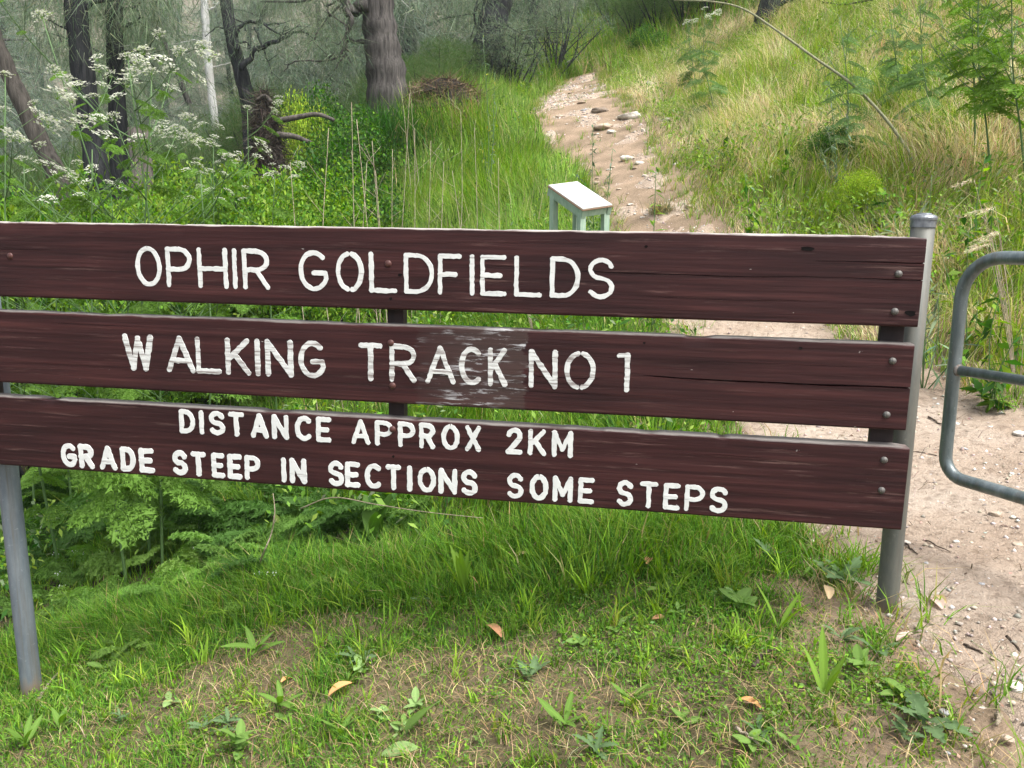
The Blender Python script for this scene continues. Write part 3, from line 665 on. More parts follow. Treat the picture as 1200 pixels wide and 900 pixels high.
# small round-leaved ground cover
def leaflets(P, r, col, tilt=.5):
    n = len(P); th = rng.uniform(0, 2 * np.pi, n); d = np.stack([np.cos(th), np.sin(th), rng.normal(0, tilt, n)], 1); d /= np.linalg.norm(d, axis=1)[:, None]
    s_ = np.cross(d, np.stack([rng.normal(0, tilt, n), rng.normal(0, tilt, n), np.ones(n)], 1)); s_ /= np.linalg.norm(s_, axis=1)[:, None] + 1e-9
    r = np.broadcast_to(r, n)[:, None]; up = np.array((0, 0, .25))
    V = np.stack([P, P + d * r - s_ * r * .62, P + d * r * 2.1 + up * r * -.4, P + d * r + s_ * r * .62], 1); b = (np.arange(n) * 4)[:, None]
    T = np.stack([b + np.array([0, 1, 2]), b + np.array([0, 2, 3])], 1).reshape(-1, 3); return V.reshape(-1, 3), T, np.repeat(col, 4, 0)
s = Soup()
P = lx(60000, lambda x, y: (pathdist(x, y) > -.03) & (sign_y(x, y) < .5) & (rng.random(len(x)) < (.55 * sst(.5, .72, fbm(x * 3.2, y * 3.2, 77)) + .05) * (.4 + 1.2 * (fbm(x * 14, y * 14, 78) > .5))))
P = np.repeat(P, 3, 0) + np.concatenate([rng.normal(0, .008, (len(P) * 3, 2)), np.zeros((len(P) * 3, 1))], 1)
P[:, 2] += rng.uniform(.008, .045, len(P))
s.add(*leaflets(P, rng.uniform(.003, .008, len(P)), mixcol(len(P), (LIME, GREEN, (.13, .22, .06)), (3, 4, 2)), .35))
stuff(obj('clover', s.mesh('clover'), M['leaf']), 'low round-leaved clover spreading through the lawn', 'clover')
# lush grass behind the sign, up to the stand
s = Soup()
P = pts(-5, 2.2, 2.3, 7.5, 230000, lambda x, y: (sign_y(x, y) > .35) & (x < pathx(y)) & (pathdist(x, y) > .0 + .25 * (fbm(x * 2, y * 2, 9) - .5)) & (rng.random(len(x)) < (.30 + .8 * fbm(x * 1.6, y * 1.6, 61)) * (1 - .6 * sst(-.3, -1.0, x))))
n = len(P); pd = pathdist(P[:, 0], P[:, 1]); h = rng.uniform(.10, .36, n) * (.62 + .38 * sst(.8, 2.6, sign_y(P[:, 0], P[:, 1]))) * (.55 + .8 * fbm(P[:, 0] * 1.2, P[:, 1] * 1.2, 5)) * (.35 + .65 * sst(0, .6, pd)) * (1 - .62 * sst(.1, -.8, P[:, 0]) * sst(4.8, 3.4, P[:, 1])) * (.45 + 1.1 * fbm(P[:, 0] * 3.1, P[:, 1] * 3.1, 25))
s.add(*blades(P, h, rng.uniform(.003, .007, n), rng.uniform(.15, .9, n), mixcol(n, (GREEN, LIME, DEEP, STRAW), (5, 4, 2.5, .35)), 2, ang=fbm(P[:, 0] * 2.1, P[:, 1] * 2.1, 57) * 14 + rng.normal(0, .9, n)))
stuff(obj('lush_grass', s.mesh('lush_grass'), M['leaf']), 'lush green grass between the big sign and the stand', 'grass')
# tall bright grass bank left of the upper path
s = Soup()
P = pts(-4.2, 1.6, 7.0, 19, 260000, lambda x, y: (x < pathx(y)) & (pathdist(x, y) > .02 + .5 * (fbm(x * 1.5, y * 1.5, 9) - .5)) & (x > -1.15 - .16 * y + 2.4 * (fbm(x * .8, y * .8, 99) - .5) + rng.normal(0, .25, len(x))) & (rng.random(len(x)) < (.25 + .9 * fbm(x * .9, y * .9, 62)) * np.clip(11 / y, .35, 1)))
n = len(P); pd = pathdist(P[:, 0], P[:, 1]); h = (.18 + .75 * rng.random(n) ** 1.6) * (.4 + .6 * sst(0, .8, pd)) * (.6 + .7 * fbm(P[:, 0], P[:, 1], 15))
s.add(*blades(P, h, rng.uniform(.005, .010, n), rng.uniform(.1, .9, n), mixcol(n, ((.13, .235, .036), (.20, .30, .052), DEEP, (.42, .36, .2)), (5, 5, 1.6, .7)) * (.7 + .6 * fbm(P[:, 0] * 1.3, P[:, 1] * 1.3, 66))[:, None], 2, ang=fbm(P[:, 0] * .9, P[:, 1] * .9, 55) * 14 + rng.normal(0, .7, n)))
stuff(obj('tall_grass', s.mesh('tall_grass'), M['leaf']), 'tall bright green grass on the bank beside the upper path', 'grass')
# hillside to the right: straw and green in drifts
s = Soup()
def hk(x, y): return (x > pathx(y)) & (pathdist(x, y) > .0 + .35 * (fbm(x * 1.9, y * 1.9, 9) - .5))
P = pts(1.2, 13, 2.6, 20, 560000, lambda x, y: hk(x, y) & (rng.random(len(x)) < np.clip(6.5 / y, .3, 1)))
n = len(P); dn = (.55 * fbm(P[:, 0] * .75 + 4, P[:, 1] * .75, 71, 5) + .45 * fbm(P[:, 0] * 2.6, P[:, 1] * 2.6, 72, 4)); pd = pathdist(P[:, 0], P[:, 1])
dryp = np.clip(sst(.40, .60, dn) * .74 + .12 - .35 * sst(5.2, 3.5, P[:, 1]), .06, .92); isd = rng.random(n) < dryp
col = np.where(isd[:, None], mixcol(n, ((.58, .51, .33), (.48, .40, .25), (.38, .37, .17), (.42, .30, .20)), (4, 3, 2.5, .8)), mixcol(n, ((.14, .25, .03), (.23, .34, .045), DEEP, (.25, .31, .07)), (4, 5, 1.2, 4)))
h = (.08 + .42 * rng.random(n) ** 1.4) * (.35 + .65 * sst(0, .7, pd)) * (.55 + .9 * fbm(P[:, 0] * 1.4, P[:, 1] * 1.4, 16))
s.add(*blades(P, h, rng.uniform(.003, .0075, n), np.where(isd, rng.uniform(.4, 1.3, n), rng.uniform(.15, .9, n)), col, 2, ang=fbm(P[:, 0] * 1.1, P[:, 1] * 1.1, 56) * 14 + rng.normal(0, .8, n)))
stuff(obj('hillside_grass', s.mesh('hillside_grass'), M['leaf']), 'mixed straw-coloured and green grass covering the hillside', 'grass')
def unit(v): return v / (np.linalg.norm(v, axis=1)[:, None] + 1e-9)
def leaf_soup(P, L, wr, col, tilt=.8):
    """pointed leaves folded along the rib: 4 verts, 2 tris"""
    n = len(P); th = rng.uniform(0, 2 * np.pi, n); d = unit(np.stack([np.cos(th), np.sin(th), rng.normal(-.1, tilt, n)], 1)); sd = unit(np.cross(d, np.stack([rng.normal(0, .5, n), rng.normal(0, .5, n), np.ones(n)], 1)))
    L = np.broadcast_to(L, n)[:, None]; V = np.stack([P, P + d * L * .45 - sd * L * wr, P + d * L + np.array((0, 0, -.12)) * L, P + d * L * .45 + sd * L * wr], 1)
    b = (np.arange(n) * 4)[:, None]; T = np.stack([b + np.array([0, 1, 2]), b + np.array([0, 2, 3])], 1).reshape(-1, 3); return V.reshape(-1, 3), T, np.repeat(col, 4, 0)
# broad and narrow weed leaves mixed through the grass
def weed_mix(name, x0, x1, y0, y1, n, keep, L, wr, cols, probs, zmax, label):
    P = pts(x0, x1, y0, y1, n, keep); m = len(P); P[:, 2] += rng.random(m) ** .8 * zmax * (.4 + .9 * fbm(P[:, 0] * 1.8, P[:, 1] * 1.8, 33)); so = Soup(); so.add(*leaf_soup(P, rng.uniform(.5, 1.3, m) * L, wr, mixcol(m, cols, probs), .9)); stuff(obj(name, so.mesh(name), M['leaf']), label, 'weeds')
weed_mix('bank_weeds', -4, 1.4, 3.2, 17, 60000, lambda x, y: (x < pathx(y)) & (sign_y(x, y) > .8) & (pathdist(x, y) > .15) & (fbm(x * 1.3, y * 1.3, 91) > .50) & (rng.random(len(x)) < np.clip(6 / y, .3, 1)), .05, .2, (GREEN, (.20, .30, .06), DEEP, (.15, .2, .1)), (3, 4, 3, 2), .55, 'leafy weeds mixed into the tall grass on the bank')
weed_mix('hill_weeds', 1.4, 12, 3, 18, 210000, lambda x, y: hk(x, y) & (pathdist(x, y) > .1) & (fbm(x * 1.1, y * 1.1, 92) > .47) & (rng.random(len(x)) < np.clip(6 / y, .3, 1)), .05, .17, (GREEN, (.22, .31, .07), LIME, (.17, .22, .11)), (3, 4, 3, 2), .38, 'leafy weeds mixed into the hillside grass')
# coarser tufts through the lawn
s = Soup(); tc_ = lx(1500, lambda x, y: (pathdist(x, y) > .03) & (sign_y(x, y) < .7) & (rng.random(len(x)) < 1 - .5 * bare(x, y))); k_ = rng.integers(5, 16, len(tc_)); P = np.repeat(tc_, k_, 0); P[:, :2] += rng.normal(0, .012, (len(P), 2)); n = len(P)
s.add(*blades(P, rng.uniform(.04, .13, n) * (.6 + .9 * sst(-.3, .6, sign_y(P[:, 0], P[:, 1]))), rng.uniform(.003, .0065, n), rng.uniform(.2, .9, n), np.repeat(mixcol(len(tc_), ((.17, .29, .03), (.23, .34, .04), (.10, .20, .022)), (4, 3, 3)), k_, 0) * rng.normal(1, .1, (n, 1)), 3))
stuff(obj('grass_tufts', s.mesh('grass_tufts'), M['leaf']), 'coarser bright grass tufts standing in the lawn', 'grass')
# grass on the slope behind the head of the path
s = Soup(); P = pts(-6, 14, 17, 34, 60000, lambda x, y: (pathdist(x, y) > .1)); n = len(P)
s.add(*blades(P, rng.uniform(.3, .8, n), rng.uniform(.012, .022, n), rng.uniform(.2, .9, n), mixcol(n, (GREEN, LIME, STRAW, (.16, .21, .07)), (4, 3, 1, 3)), 2)); stuff(obj('far_grass', s.mesh('far_grass'), M['leaf']), 'rough grass on the slope behind the head of the path', 'grass')
s = Soup(); tc_ = pts(.2, 3.4, 1, 18, 9000, lambda x, y: (pathdist(x, y) < .06) & (rng.random(len(x)) < .9 * sst(-.28, .03, pathdist(x, y)) * (.2 + 1.2 * fbm(x * 2, y * 2, 95)) + .03 * sst(7, 10, y))); k_ = rng.integers(6, 18, len(tc_)); P = np.repeat(tc_, k_, 0); P[:, :2] += rng.normal(0, .02, (len(P), 2)); P[:, 2] = terrain(P[:, 0], P[:, 1]) - .004; n = len(P)
s.add(*blades(P, rng.uniform(.05, .18, n), rng.uniform(.003, .006, n), rng.uniform(.3, 1.1, n), mixcol(n, (GREEN, LIME, STRAW, (.2, .23, .09)), (3, 3, 2, 2)), 2)); stuff(obj('path_edge_grass', s.mesh('path_edge_grass'), M['leaf']), 'ragged grass tufts creeping over the path edges', 'grass')
# sparse tufts of trampled grass on the path rim and litter chips on the dirt
gp_ = pts(.0, 4, .9, 18, 60000, lambda x, y: (pathdist(x, y) < -.02) & (rng.random(len(x)) < .25 + .75 * fbm(x * 2.2, y * 2.2, 97) ** 2 * 2)); n = len(gp_); r_ = (.0025 + .010 * rng.random(n) ** 3) * (1 + .12 * np.maximum(gp_[:, 1] - 3, 0)); gp_[:, 2] += .016 + sst(6.5, 9, gp_[:, 1]) * ((fbm(gp_[:, 0] * 2.6, gp_[:, 1] * 2.0, 37, 4) - .5) * .16 - .02)
OC = np.array([(1, 0, 0), (-1, 0, 0), (0, 1, 0), (0, -1, 0), (0, 0, .7), (0, 0, -.7)]); OF = np.array([(0, 2, 4), (2, 1, 4), (1, 3, 4), (3, 0, 4), (2, 0, 5), (1, 2, 5), (3, 1, 5), (0, 3, 5)])
V = gp_[:, None, :] + OC[None] * r_[:, None, None] * rng.uniform(.5, 1.4, (n, 6, 1)); T = (OF[None] + (np.arange(n) * 6)[:, None, None]).reshape(-1, 3); C = np.repeat(mixcol(n, ((.36, .28, .21), (.52, .45, .38), (.24, .19, .15), (.6, .56, .5)), (4, 2, 2, 1)), 6, 0)
stuff(obj('path_gravel', mesh_np('path_gravel', V.reshape(-1, 3), T, C), col_attr_mat('gravel', .9)), 'loose grit and gravel scattered over the dirt path', 'gravel')
s = Soup(); sp = pts(.8, 4, .9, 6.5, 26000, lambda x, y: (pathdist(x, y) < .05) & (rng.random(len(x)) < .20 + .75 * sst(-.2, .05, pathdist(x, y))))
n = len(sp); sp[:, 2] += .018; V, T, C = leaflets(sp, rng.uniform(.0025, .009, n), mixcol(n, ((.36, .27, .2), (.24, .17, .12), (.5, .42, .34), (.12, .085, .06)), (4, 3, 2, 2)), .25); s.add(V, T, C)
k = rng.random(n) < .22; tw = sp[k]; s.add(*blades(tw, rng.uniform(.02, .09, len(tw)), rng.uniform(.0015, .0035, len(tw)), 1.4, mixcol(len(tw), ((.12, .085, .06), (.26, .19, .13), (.42, .33, .24)), (3, 2, 1)), 2))
stuff(obj('leaf_litter', s.mesh('leaf_litter'), M['straw']), 'bits of dry leaf and twig strewn on the dirt path', 'leaf litter')
#@@PART3
# ------------------------------------------------------------------ foliage builders
def in_ell(cs, rs, n, shell=.35):
    """n points spread through ellipsoids (centres cs, radii rs), denser towards the rim"""
    cs, rs = np.asarray(cs, float), np.asarray(rs, float); vol = rs.prod(1) ** .8; k = rng.choice(len(cs), n, p=vol / vol.sum())
    d = unit(rng.normal(size=(n, 3))); r = rng.random(n) ** shell; return cs[k] + d * rs[k] * r[:, None], d
def needles(P, out, L, w, col, droop=.8, spread=.5):
    n = len(P); d = unit(out * .55 + np.array((0, 0, -droop)) + rng.normal(0, spread, (n, 3))); sd = unit(np.cross(d, rng.normal(size=(n, 3))))
    L = np.broadcast_to(L, n)[:, None]; w = np.broadcast_to(w, n)[:, None]
    V = np.stack([P - sd * w * .5, P + sd * w * .5, P + d * L], 1).reshape(-1, 3); return V, np.arange(3 * n).reshape(-1, 3), np.repeat(col, 3, 0)
def _frond_template(NP=10, NL=8, SZ=.105):
    """bipinnate leaf in a flat frame: x along 0..1, y sideways; triangles"""
    V, T = [], []
    def tri(a, b, c): V.extend([a, b, c]); T.append((len(V) - 3, len(V) - 2, len(V) - 1))
    for i in range(NP):
        t = .16 + .82 * i / (NP - 1); Lp = .42 * math.sin(math.pi * min(1, (1 - t) * .82 + .12)) * (1.15 - .5 * t) + .02
        for sgn in (-1, 1):
            bx, by = t, 0; dx, dy = .55, sgn * .83; nn = max(3, int(NL * Lp / .42) + 1)
            for k in range(nn):
                u = (k + .4) / nn; cx, cy = bx + dx * Lp * u, by + dy * Lp * u; l = SZ * (1 - .62 * u) * (.5 + Lp / .42 * .6)
                for s2 in (-1, 1):
                    ex, ey = dx * .45 - s2 * dy * .85, dy * .45 + s2 * dx * .85
                    tri((cx - dx * l * .16, cy - dy * l * .16), (cx + dx * l * .22, cy + dy * l * .22), (cx + ex * l + dx * l * .25, cy + ey * l + dy * l * .25))
            tri((bx + dx * Lp * .8 - dy * .02, by + dy * Lp * .8 + dx * .02), (bx + dx * Lp * .8 + dy * .02, by + dy * Lp * .8 - dx * .02), (bx + dx * Lp * 1.12, by + dy * Lp * 1.12))
    tri((0, -.008), (0, .008), (1, 0))
    return np.array(V), np.array(T)
TPL = {'c': _frond_template(), 'f': _frond_template(15, 12, .072)}
def frond(base, direc, L, col, arch=.35, roll=0.0, fine='c'):
    FV, FT = TPL[fine]
    d = np.asarray(direc, float); d /= np.linalg.norm(d); up = np.array((0, 0, 1.)); sd = np.cross(d, up); sd /= np.linalg.norm(sd) + 1e-9; nz = np.cross(sd, d)
    if roll: sd, nz = sd * math.cos(roll) + nz * math.sin(roll), nz * math.cos(roll) - sd * math.sin(roll)
    x, y = FV[:, :1] * L, FV[:, 1:] * L; wob = rng.normal(0, .022 * L, (len(FV), 1)); y = y * (1 + .25 * np.sin(FV[:, :1] * 37 + random.uniform(0, 6)))
    V = np.asarray(base) + d * x + sd * y + nz * (-.25 * np.abs(y) + wob) - up * (arch * L * FV[:, :1] ** 2)
    return V, FT, np.ones((len(V), 3)) * (np.asarray(col) * random.uniform(.75, 1.25))

# white umbel flower head, shared by every umbel
def umbel_mesh(name, r, nu=13, petals=8):
    V, T, C = [], [], []
    def tri(a, b, c, col): V.extend([a, b, c]); T.append((len(V) - 3, len(V) - 2, len(V) - 1)); C.extend([col] * 3)
    for k in range(nu):
        a = k * 2.4; q = r * math.sqrt((k + .5) / nu); e = np.array((q * math.cos(a), q * math.sin(a), r * .75 - q * q / r * .45)); sd = np.array((-math.sin(a), math.cos(a), 0)) * .0012
        tri(tuple(-sd), tuple(sd), tuple(e), (.13, .22, .06))
        for j in range(petals):
            f = e + np.array((random.gauss(0, 1), random.gauss(0, 1), abs(random.gauss(0, .35)))) * r * .135; z = random.uniform(.0035, .006) * r / .04; w = random.uniform(.42, .68); col = (w, w, w * .88) if random.random() < .8 else (.3, .38, .17)
            b = random.uniform(0, 6.28); p = [f + np.array((math.cos(b + i * 2.1), math.sin(b + i * 2.1), random.uniform(-.4, .4))) * z for i in range(3)]; tri(*map(tuple, p), col)
    return mesh_np(name, np.array(V), np.array(T), np.array(C))
UMB = [umbel_mesh('flower_umbel', r) for r in (.042, .035, .03)]
for m in UMB: m.materials.append(M['leaf'])
HEM = (0.115, 0.215, 0.038)
def hemlock(name, base, top, label, seed, flowers=10, frL=.30, group=None, dens=1.0, colr=HEM, rad=.011, cat='hemlock plant', low=.18):
    random.seed(seed); base = np.array(base, float); top = np.array(top, float); o = empty(name, base); tag(o, label, cat, group)
    H = top - base; hh = np.linalg.norm(H); sm = MB(); so = Soup(); fine = 'f' if base[1] < 5.8 else 'c'
    mid = H * .55 + np.array((random.uniform(-.06, .06), random.uniform(-.06, .06), 0)) * hh
    stem = spline([np.zeros(3) - np.array((0, 0, .05)), mid * .5, mid, H], 6); sm.tube(stem, list(np.linspace(rad, rad * .35, len(stem))), 7)
    tips = [H]; nb = int(8 * dens) + 3
    def at(t): q = t * (len(stem) - 1); i = min(int(q), len(stem) - 2); return stem[i] + (stem[i + 1] - stem[i]) * (q - i)
    for k in range(nb):
        t = low + (.96 - low) * (k + random.random() * .6) / nb; p = at(t); a = k * 2.4 + random.random(); L = hh * (.34 - .17 * t) * random.uniform(.7, 1.2)
        dr = np.array((math.cos(a), math.sin(a), random.uniform(.45, 1.0))); dr /= np.linalg.norm(dr)
        if t > .42:
            e = p + dr * L; br = spline([p, p + dr * L * .5 + np.array((0, 0, -.02)), e + np.array((0, 0, .03))], 4); sm.tube(br, list(np.linspace(rad * .45, rad * .2, len(br))), 5); tips.append(br[-1])
            for q in (.45, .8):
                for s_ in (-1, 1):
                    aa = a + s_ * random.uniform(.6, 1.2); e2 = p + dr * L * q + np.array((math.cos(aa), math.sin(aa), .75)) * L * .42; sm.tube([p + dr * L * q, e2], [rad * .22, rad * .14], 4); tips.append(e2)
                so.add(*frond(p + dr * L * q, (math.cos(a + q), math.sin(a + q), -.1), frL * .5 * random.uniform(.6, 1.1), colr, .4, 0.0, fine))
        for s_ in range(2 if t < .75 else 1):
            aa = a + random.uniform(-1, 1) + s_ * 2.5; so.add(*frond(p, (math.cos(aa), math.sin(aa), random.uniform(-.1, .5)), frL * (1.35 - .7 * t) * random.uniform(.8, 1.25), colr, random.uniform(.3, .6), random.uniform(-.5, .5), fine))
    obj('stem', sm.mesh('stem', True), M['stem_green'], o); obj('foliage', so.mesh('foliage'), M['leaf'], o)
    random.shuffle(tips); tips.sort(key=lambda q: -q[2])
    for e in tips[:flowers]:
        u = obj('flower_umbel', random.choice(UMB), None, o, tuple(e)); u.rotation_euler = (random.gauss(0, .3), random.gauss(0, .3), random.uniform(0, 6)); sc = random.uniform(.9, 1.6); u.scale = (sc, sc, sc)
    return o
def gp(px, d, dx=0):   # ground point under a photo column at distance d
    x = (px - 600) / F * d / 1.0 + dx; return np.array((x, d, tz(x, d)))

# ------------------------------------------------------------------ trees
NEED = ((.125, .170, .100), (.160, .205, .125), (.092, .135, .078), (.195, .215, .145))
def limb_tree(name, label, pts3, radii, bark, limbs=(), crown=None, n_needles=9000, cat='tree', group=None, ncol=NEED, L=.26, w=.007, sides=16, droop=.8):
    """trunk + limbs from measured points, feathery crown through the given ellipsoids"""
    base = np.array(pts3[0], float); o = empty(name, base); tag(o, label, cat, group)
    b = MB(); P = spline([np.array(p) - base for p in pts3], 6); R = np.interp(np.linspace(0, 1, len(P)), np.linspace(0, 1, len(radii)), radii)
    b.tube(P, [r * (1 + .06 * math.sin(i * 1.7)) for i, r in enumerate(R)], sides, rough=.035); obj('trunk', b.mesh('trunk', True), bark, o)
    tips = []
    for lp, lr in limbs:
        lp = [np.array(p) - base for p in lp]; lp = spline(lp, 5); b = MB(); rr = np.linspace(lr, lr * .3, len(lp)); lp2 = [p + rng.normal(0, lr * .35, 3) * (0 < i) for i, p in enumerate(lp)]
        b.tube(lp2, list(rr), 8, rough=.08)
        for q in range(3):                                     # twigs
            i = random.randrange(len(lp2) // 3, len(lp2)); p = lp2[i]; e = p + rng.normal(0, 1, 3) * np.array((.5, .3, .35)) * max(.5, lr * 9); m_ = (p + e) / 2 + rng.normal(0, .08, 3)
            b.tube([p, m_, e], [rr[i] * .5, rr[i] * .35, rr[i] * .12], 5); tips.append(e)
        tips.append(lp2[-1]); obj('limb', b.mesh('limb', True), bark, o)
    if crown is not None:
        cs, rs = crown; cs = [np.array(c) - base for c in cs] + tips; rs = list(rs) + [(.35, .35, .4)] * len(tips)
        so = Soup(); Pn, out = in_ell(cs, rs, n_needles); so.add(*needles(Pn, out, rng.uniform(.5, 1.2, n_needles) * L, w * .85, mixcol(n_needles, ncol, (3, 3, 3, 1)), droop)); obj('crown', so.mesh('crown'), M['needle'], o)
    return o
def PX(lst, d): return [W(x, y, d) for x, y in lst]
def foot(px, py, d):  # extend a trunk down to the ground below its lowest seen point
    p = W(px, py, d); return np.array((p[0], p[1], tz(p[0], p[1]) - .06))
def up_crown(px, d, y0, y1, k, r):
    return [W(px + rng.normal(0, 900 * r / d), rng.uniform(y1, y0), d + rng.normal(0, r)) for _ in range(k)], [tuple(np.array((r, r, r * .8)) * rng.uniform(.5, 1.0)) for _ in range(k)]

limb_tree('she_oak_tree', 'dark trunk with a forked branch, left one of the close pair behind the white-flowered plants', [foot(121, 262, 9), *PX([(118, 240), (106, 150), (92, 40), (84, -60), (80, -260)], 9)], [.15, .12, .115, .11, .10, .06], M['bark_dark'],
          [(PX([(92, 30), (100, 6), (128, 0), (150, -20)], 9), .035), (PX([(88, 38), (70, 30), (52, 20)], 9), .014), (PX([(84, -60), (40, -130), (-10, -150)], 9), .05)], up_crown(70, 9, -60, -300, 9, 1.1), 9000)
limb_tree('she_oak_tree', 'upright dark trunk, right one of the close pair behind the white-flowered plants', [foot(143, 262, 9.6), *PX([(142, 240), (138, 140), (134, 30), (134, -60), (140, -260)], 9.6)], [.12, .1, .092, .088, .08, .05], M['bark_dark'],
          [(PX([(138, 34), (158, 26), (166, 18)], 9.6), .018), (PX([(139, 8), (152, 10), (162, 4)], 9.6), .02), (PX([(140, 70), (168, 62), (182, 44), (184, 38)], 9.6), .014), (PX([(140, 62), (160, 60), (194, 70)], 9.6), .014), (PX([(136, -60), (190, -140), (230, -170)], 9.6), .05)], up_crown(150, 9.6, -50, -300, 9, 1.1), 9000)
limb_tree('leaning_tree', 'brown trunk leaning steeply at the far left of the gully', [foot(92, 262, 10.5), *PX([(80, 250), (42, 155), (10, 85), (-14, 20), (-50, -120)], 10.5)], [.14, .12, .11, .10, .09, .05], M['bark_brown'], [(PX([(10, 85), (-20, 70), (-60, 40)], 10.5), .04)], up_crown(-50, 10.5, 20, -200, 6, 1.0), 5000)
limb_tree('gum_tree', 'slender pale white trunk standing alone among grey foliage', [foot(259, 200, 20), *PX([(257, 185), (249, 120), (243, 60), (240, 10), (234, -80), (230, -220)], 20)], [.115, .10, .092, .088, .085, .08, .04], M['bark_pale'],
          [(PX([(242, 54), (228, 47), (204, 52)], 20), .02), (PX([(246, 80), (268, 74), (276, 70)], 20), .014), (PX([(240, 14), (258, 2), (280, -16)], 20), .03)], up_crown(230, 20.5, -70, -220, 5, 1.2), 3000)
limb_tree('she_oak_tree', 'dark tree with crooked black limbs reaching over the debris pile', [foot(295, 160, 16), *PX([(293, 140), (284, 92), (272, 45), (264, -10), (258, -120)], 16)], [.17, .15, .135, .12, .11, .06], M['bark_dark'],
          [(PX([(284, 82), (296, 62), (312, 52), (330, 46), (342, 38), (362, 38)], 15.8), .06), (PX([(278, 60), (276, 38), (288, 27), (305, 26), (325, 28)], 15.8), .05), (PX([(298, 32), (306, 50), (314, 72), (320, 90)], 15.8), .025),
           (PX([(280, 50), (290, 50), (294, 62)], 15.8), .02), (PX([(272, 40), (256, 32), (240, 44)], 16), .02), (PX([(262, -10), (300, -60), (330, -70)], 16), .06), (PX([(306, 26), (330, 40), (352, 28)], 15.6), .02)], up_crown(335, 16.6, 10, -140, 9, .9), 6000)
limb_tree('large_tree', 'thick grey-brown furrowed trunk on the bank above the dark green tussock', [foot(455, 112, 13), *PX([(454, 100), (448, 55), (443, 15), (438, -50), (432, -200)], 13)], [.36, .31, .265, .245, .235, .16], M['bark_grey'],
          [(PX([(428, 50), (408, 48), (404, 60), (412, 74)], 13), .035), (PX([(432, 5), (410, 12), (402, -5), (395, -30)], 12.8), .11), (PX([(402, 8), (412, 25), (406, 45), (407, 60)], 12.6), .045), (PX([(404, 55), (390, 70), (345, 72), (332, 84)], 12.6), .02),
           (PX([(406, 62), (396, 75), (386, 92)], 12.6), .015), (PX([(400, 4), (385, 20), (372, 38), (368, 48)], 12.6), .018), (PX([(398, 0), (380, 6), (376, -10)], 12.6), .02), (PX([(440, -60), (500, -150), (560, -170)], 13), .12)], up_crown(375, 13.6, 5, -160, 12, .8), 7000, sides=26)
limb_tree('dark_tree', 'broad dark trunk behind the shrubs at the head of the path', [foot(568, 90, 17), *PX([(570, 70), (578, 25), (586, -20), (592, -140)], 17)], [.36, .31, .29, .27, .16], M['bark_dark'],
          [(PX([(562, 40), (555, 18), (562, -10)], 17), .03), (PX([(586, -20), (640, -80), (690, -90)], 17), .1)], up_crown(600, 17, 10, -120, 8, 1.3), 7000, sides=20)
limb_tree('dark_tree', 'black trunk at the crest of the grassy hillside', [foot(892, 46, 15.5), *PX([(895, 30), (902, 5), (912, -30), (915, -140)], 15.5)], [.24, .2, .18, .16, .1], M['bark_dark'],
          [(PX([(900, 8), (925, 0), (950, -12)], 15.5), .05), (PX([(912, -30), (860, -70), (820, -60)], 15.5), .07)], up_crown(880, 15.5, -10, -110, 7, 1.0), 6000)
# feathery forest beyond the gully: three builds, many individuals
def forest_tree(seed, H, bark, ncol):
    rng2 = np.random.default_rng(seed); random.seed(seed); o = empty('forest_tree'); b = MB()
    tr = [np.array((rng2.normal(0, .12) * i, rng2.normal(0, .12) * i, H * i / 5 - .1)) for i in range(6)]; tr = spline(tr, 3); b.tube(tr, list(np.linspace(.17, .04, len(tr))), 8, rough=.06); cs, rs = [], []
    for k in range(15):
        t = .12 + .85 * k / 15; p = tr[int(t * (len(tr) - 1))]; a = k * 2.4; L = H * (.24 - .12 * t) * rng2.uniform(.6, 1.2); e = p + np.array((math.cos(a) * L, math.sin(a) * L, L * rng2.uniform(-.1, .5)))
        b.tube([p, (p + e) / 2 + np.array((0, 0, .1)), e], [.045, .028, .008], 5); cs += [(p + e) / 2, e]; rs += [(L * .45, L * .45, L * .42), (L * .38, L * .38, L * .45)]
    obj('trunk', b.mesh('trunk', True), bark, o); so = Soup(); n = 17000; P, out = in_ell(cs, rs, n, .5)
    so.add(*needles(P, out, rng.uniform(.25, .6, n), .013, mixcol(n, ncol, (3, 3, 3, 1)), .7, .6)); obj('crown', so.mesh('crown'), M['needle'], o); return o
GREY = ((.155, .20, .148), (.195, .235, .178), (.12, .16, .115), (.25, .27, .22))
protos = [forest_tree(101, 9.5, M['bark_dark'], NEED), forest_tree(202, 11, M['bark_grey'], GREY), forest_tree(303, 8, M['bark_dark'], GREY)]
spots = []; keep_rng = rng; rng = np.random.default_rng(77)
for k in range(400):
    d = 17 + 34 * rng.random() ** 1.1; px = rng.uniform(-60, 800); x = (px - 600) / F * d
    if abs(x - 1.5) < 2.0 and d < 24: continue
    if d < 20 and px > 470: continue
    if d < 27 and px > 560: continue
    if any(math.hypot(x - a, d - b_) < 1.9 + .07 * d for a, b_ in spots): continue
    if 90 < px < 135: continue
    if 190 < px < 400 and d < 23: continue
    if d < 18.5 and px > 60: continue
    spots.append((x, d))
    if len(spots) >= 36: break
rng = keep_rng
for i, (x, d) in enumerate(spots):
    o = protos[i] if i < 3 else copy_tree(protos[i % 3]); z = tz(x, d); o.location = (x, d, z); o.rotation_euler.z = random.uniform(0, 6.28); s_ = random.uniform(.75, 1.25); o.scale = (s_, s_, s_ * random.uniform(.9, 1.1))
    tag(o, 'feathery grey-green tree in the forest across the gully', 'tree', 'feathery trees of the far forest')

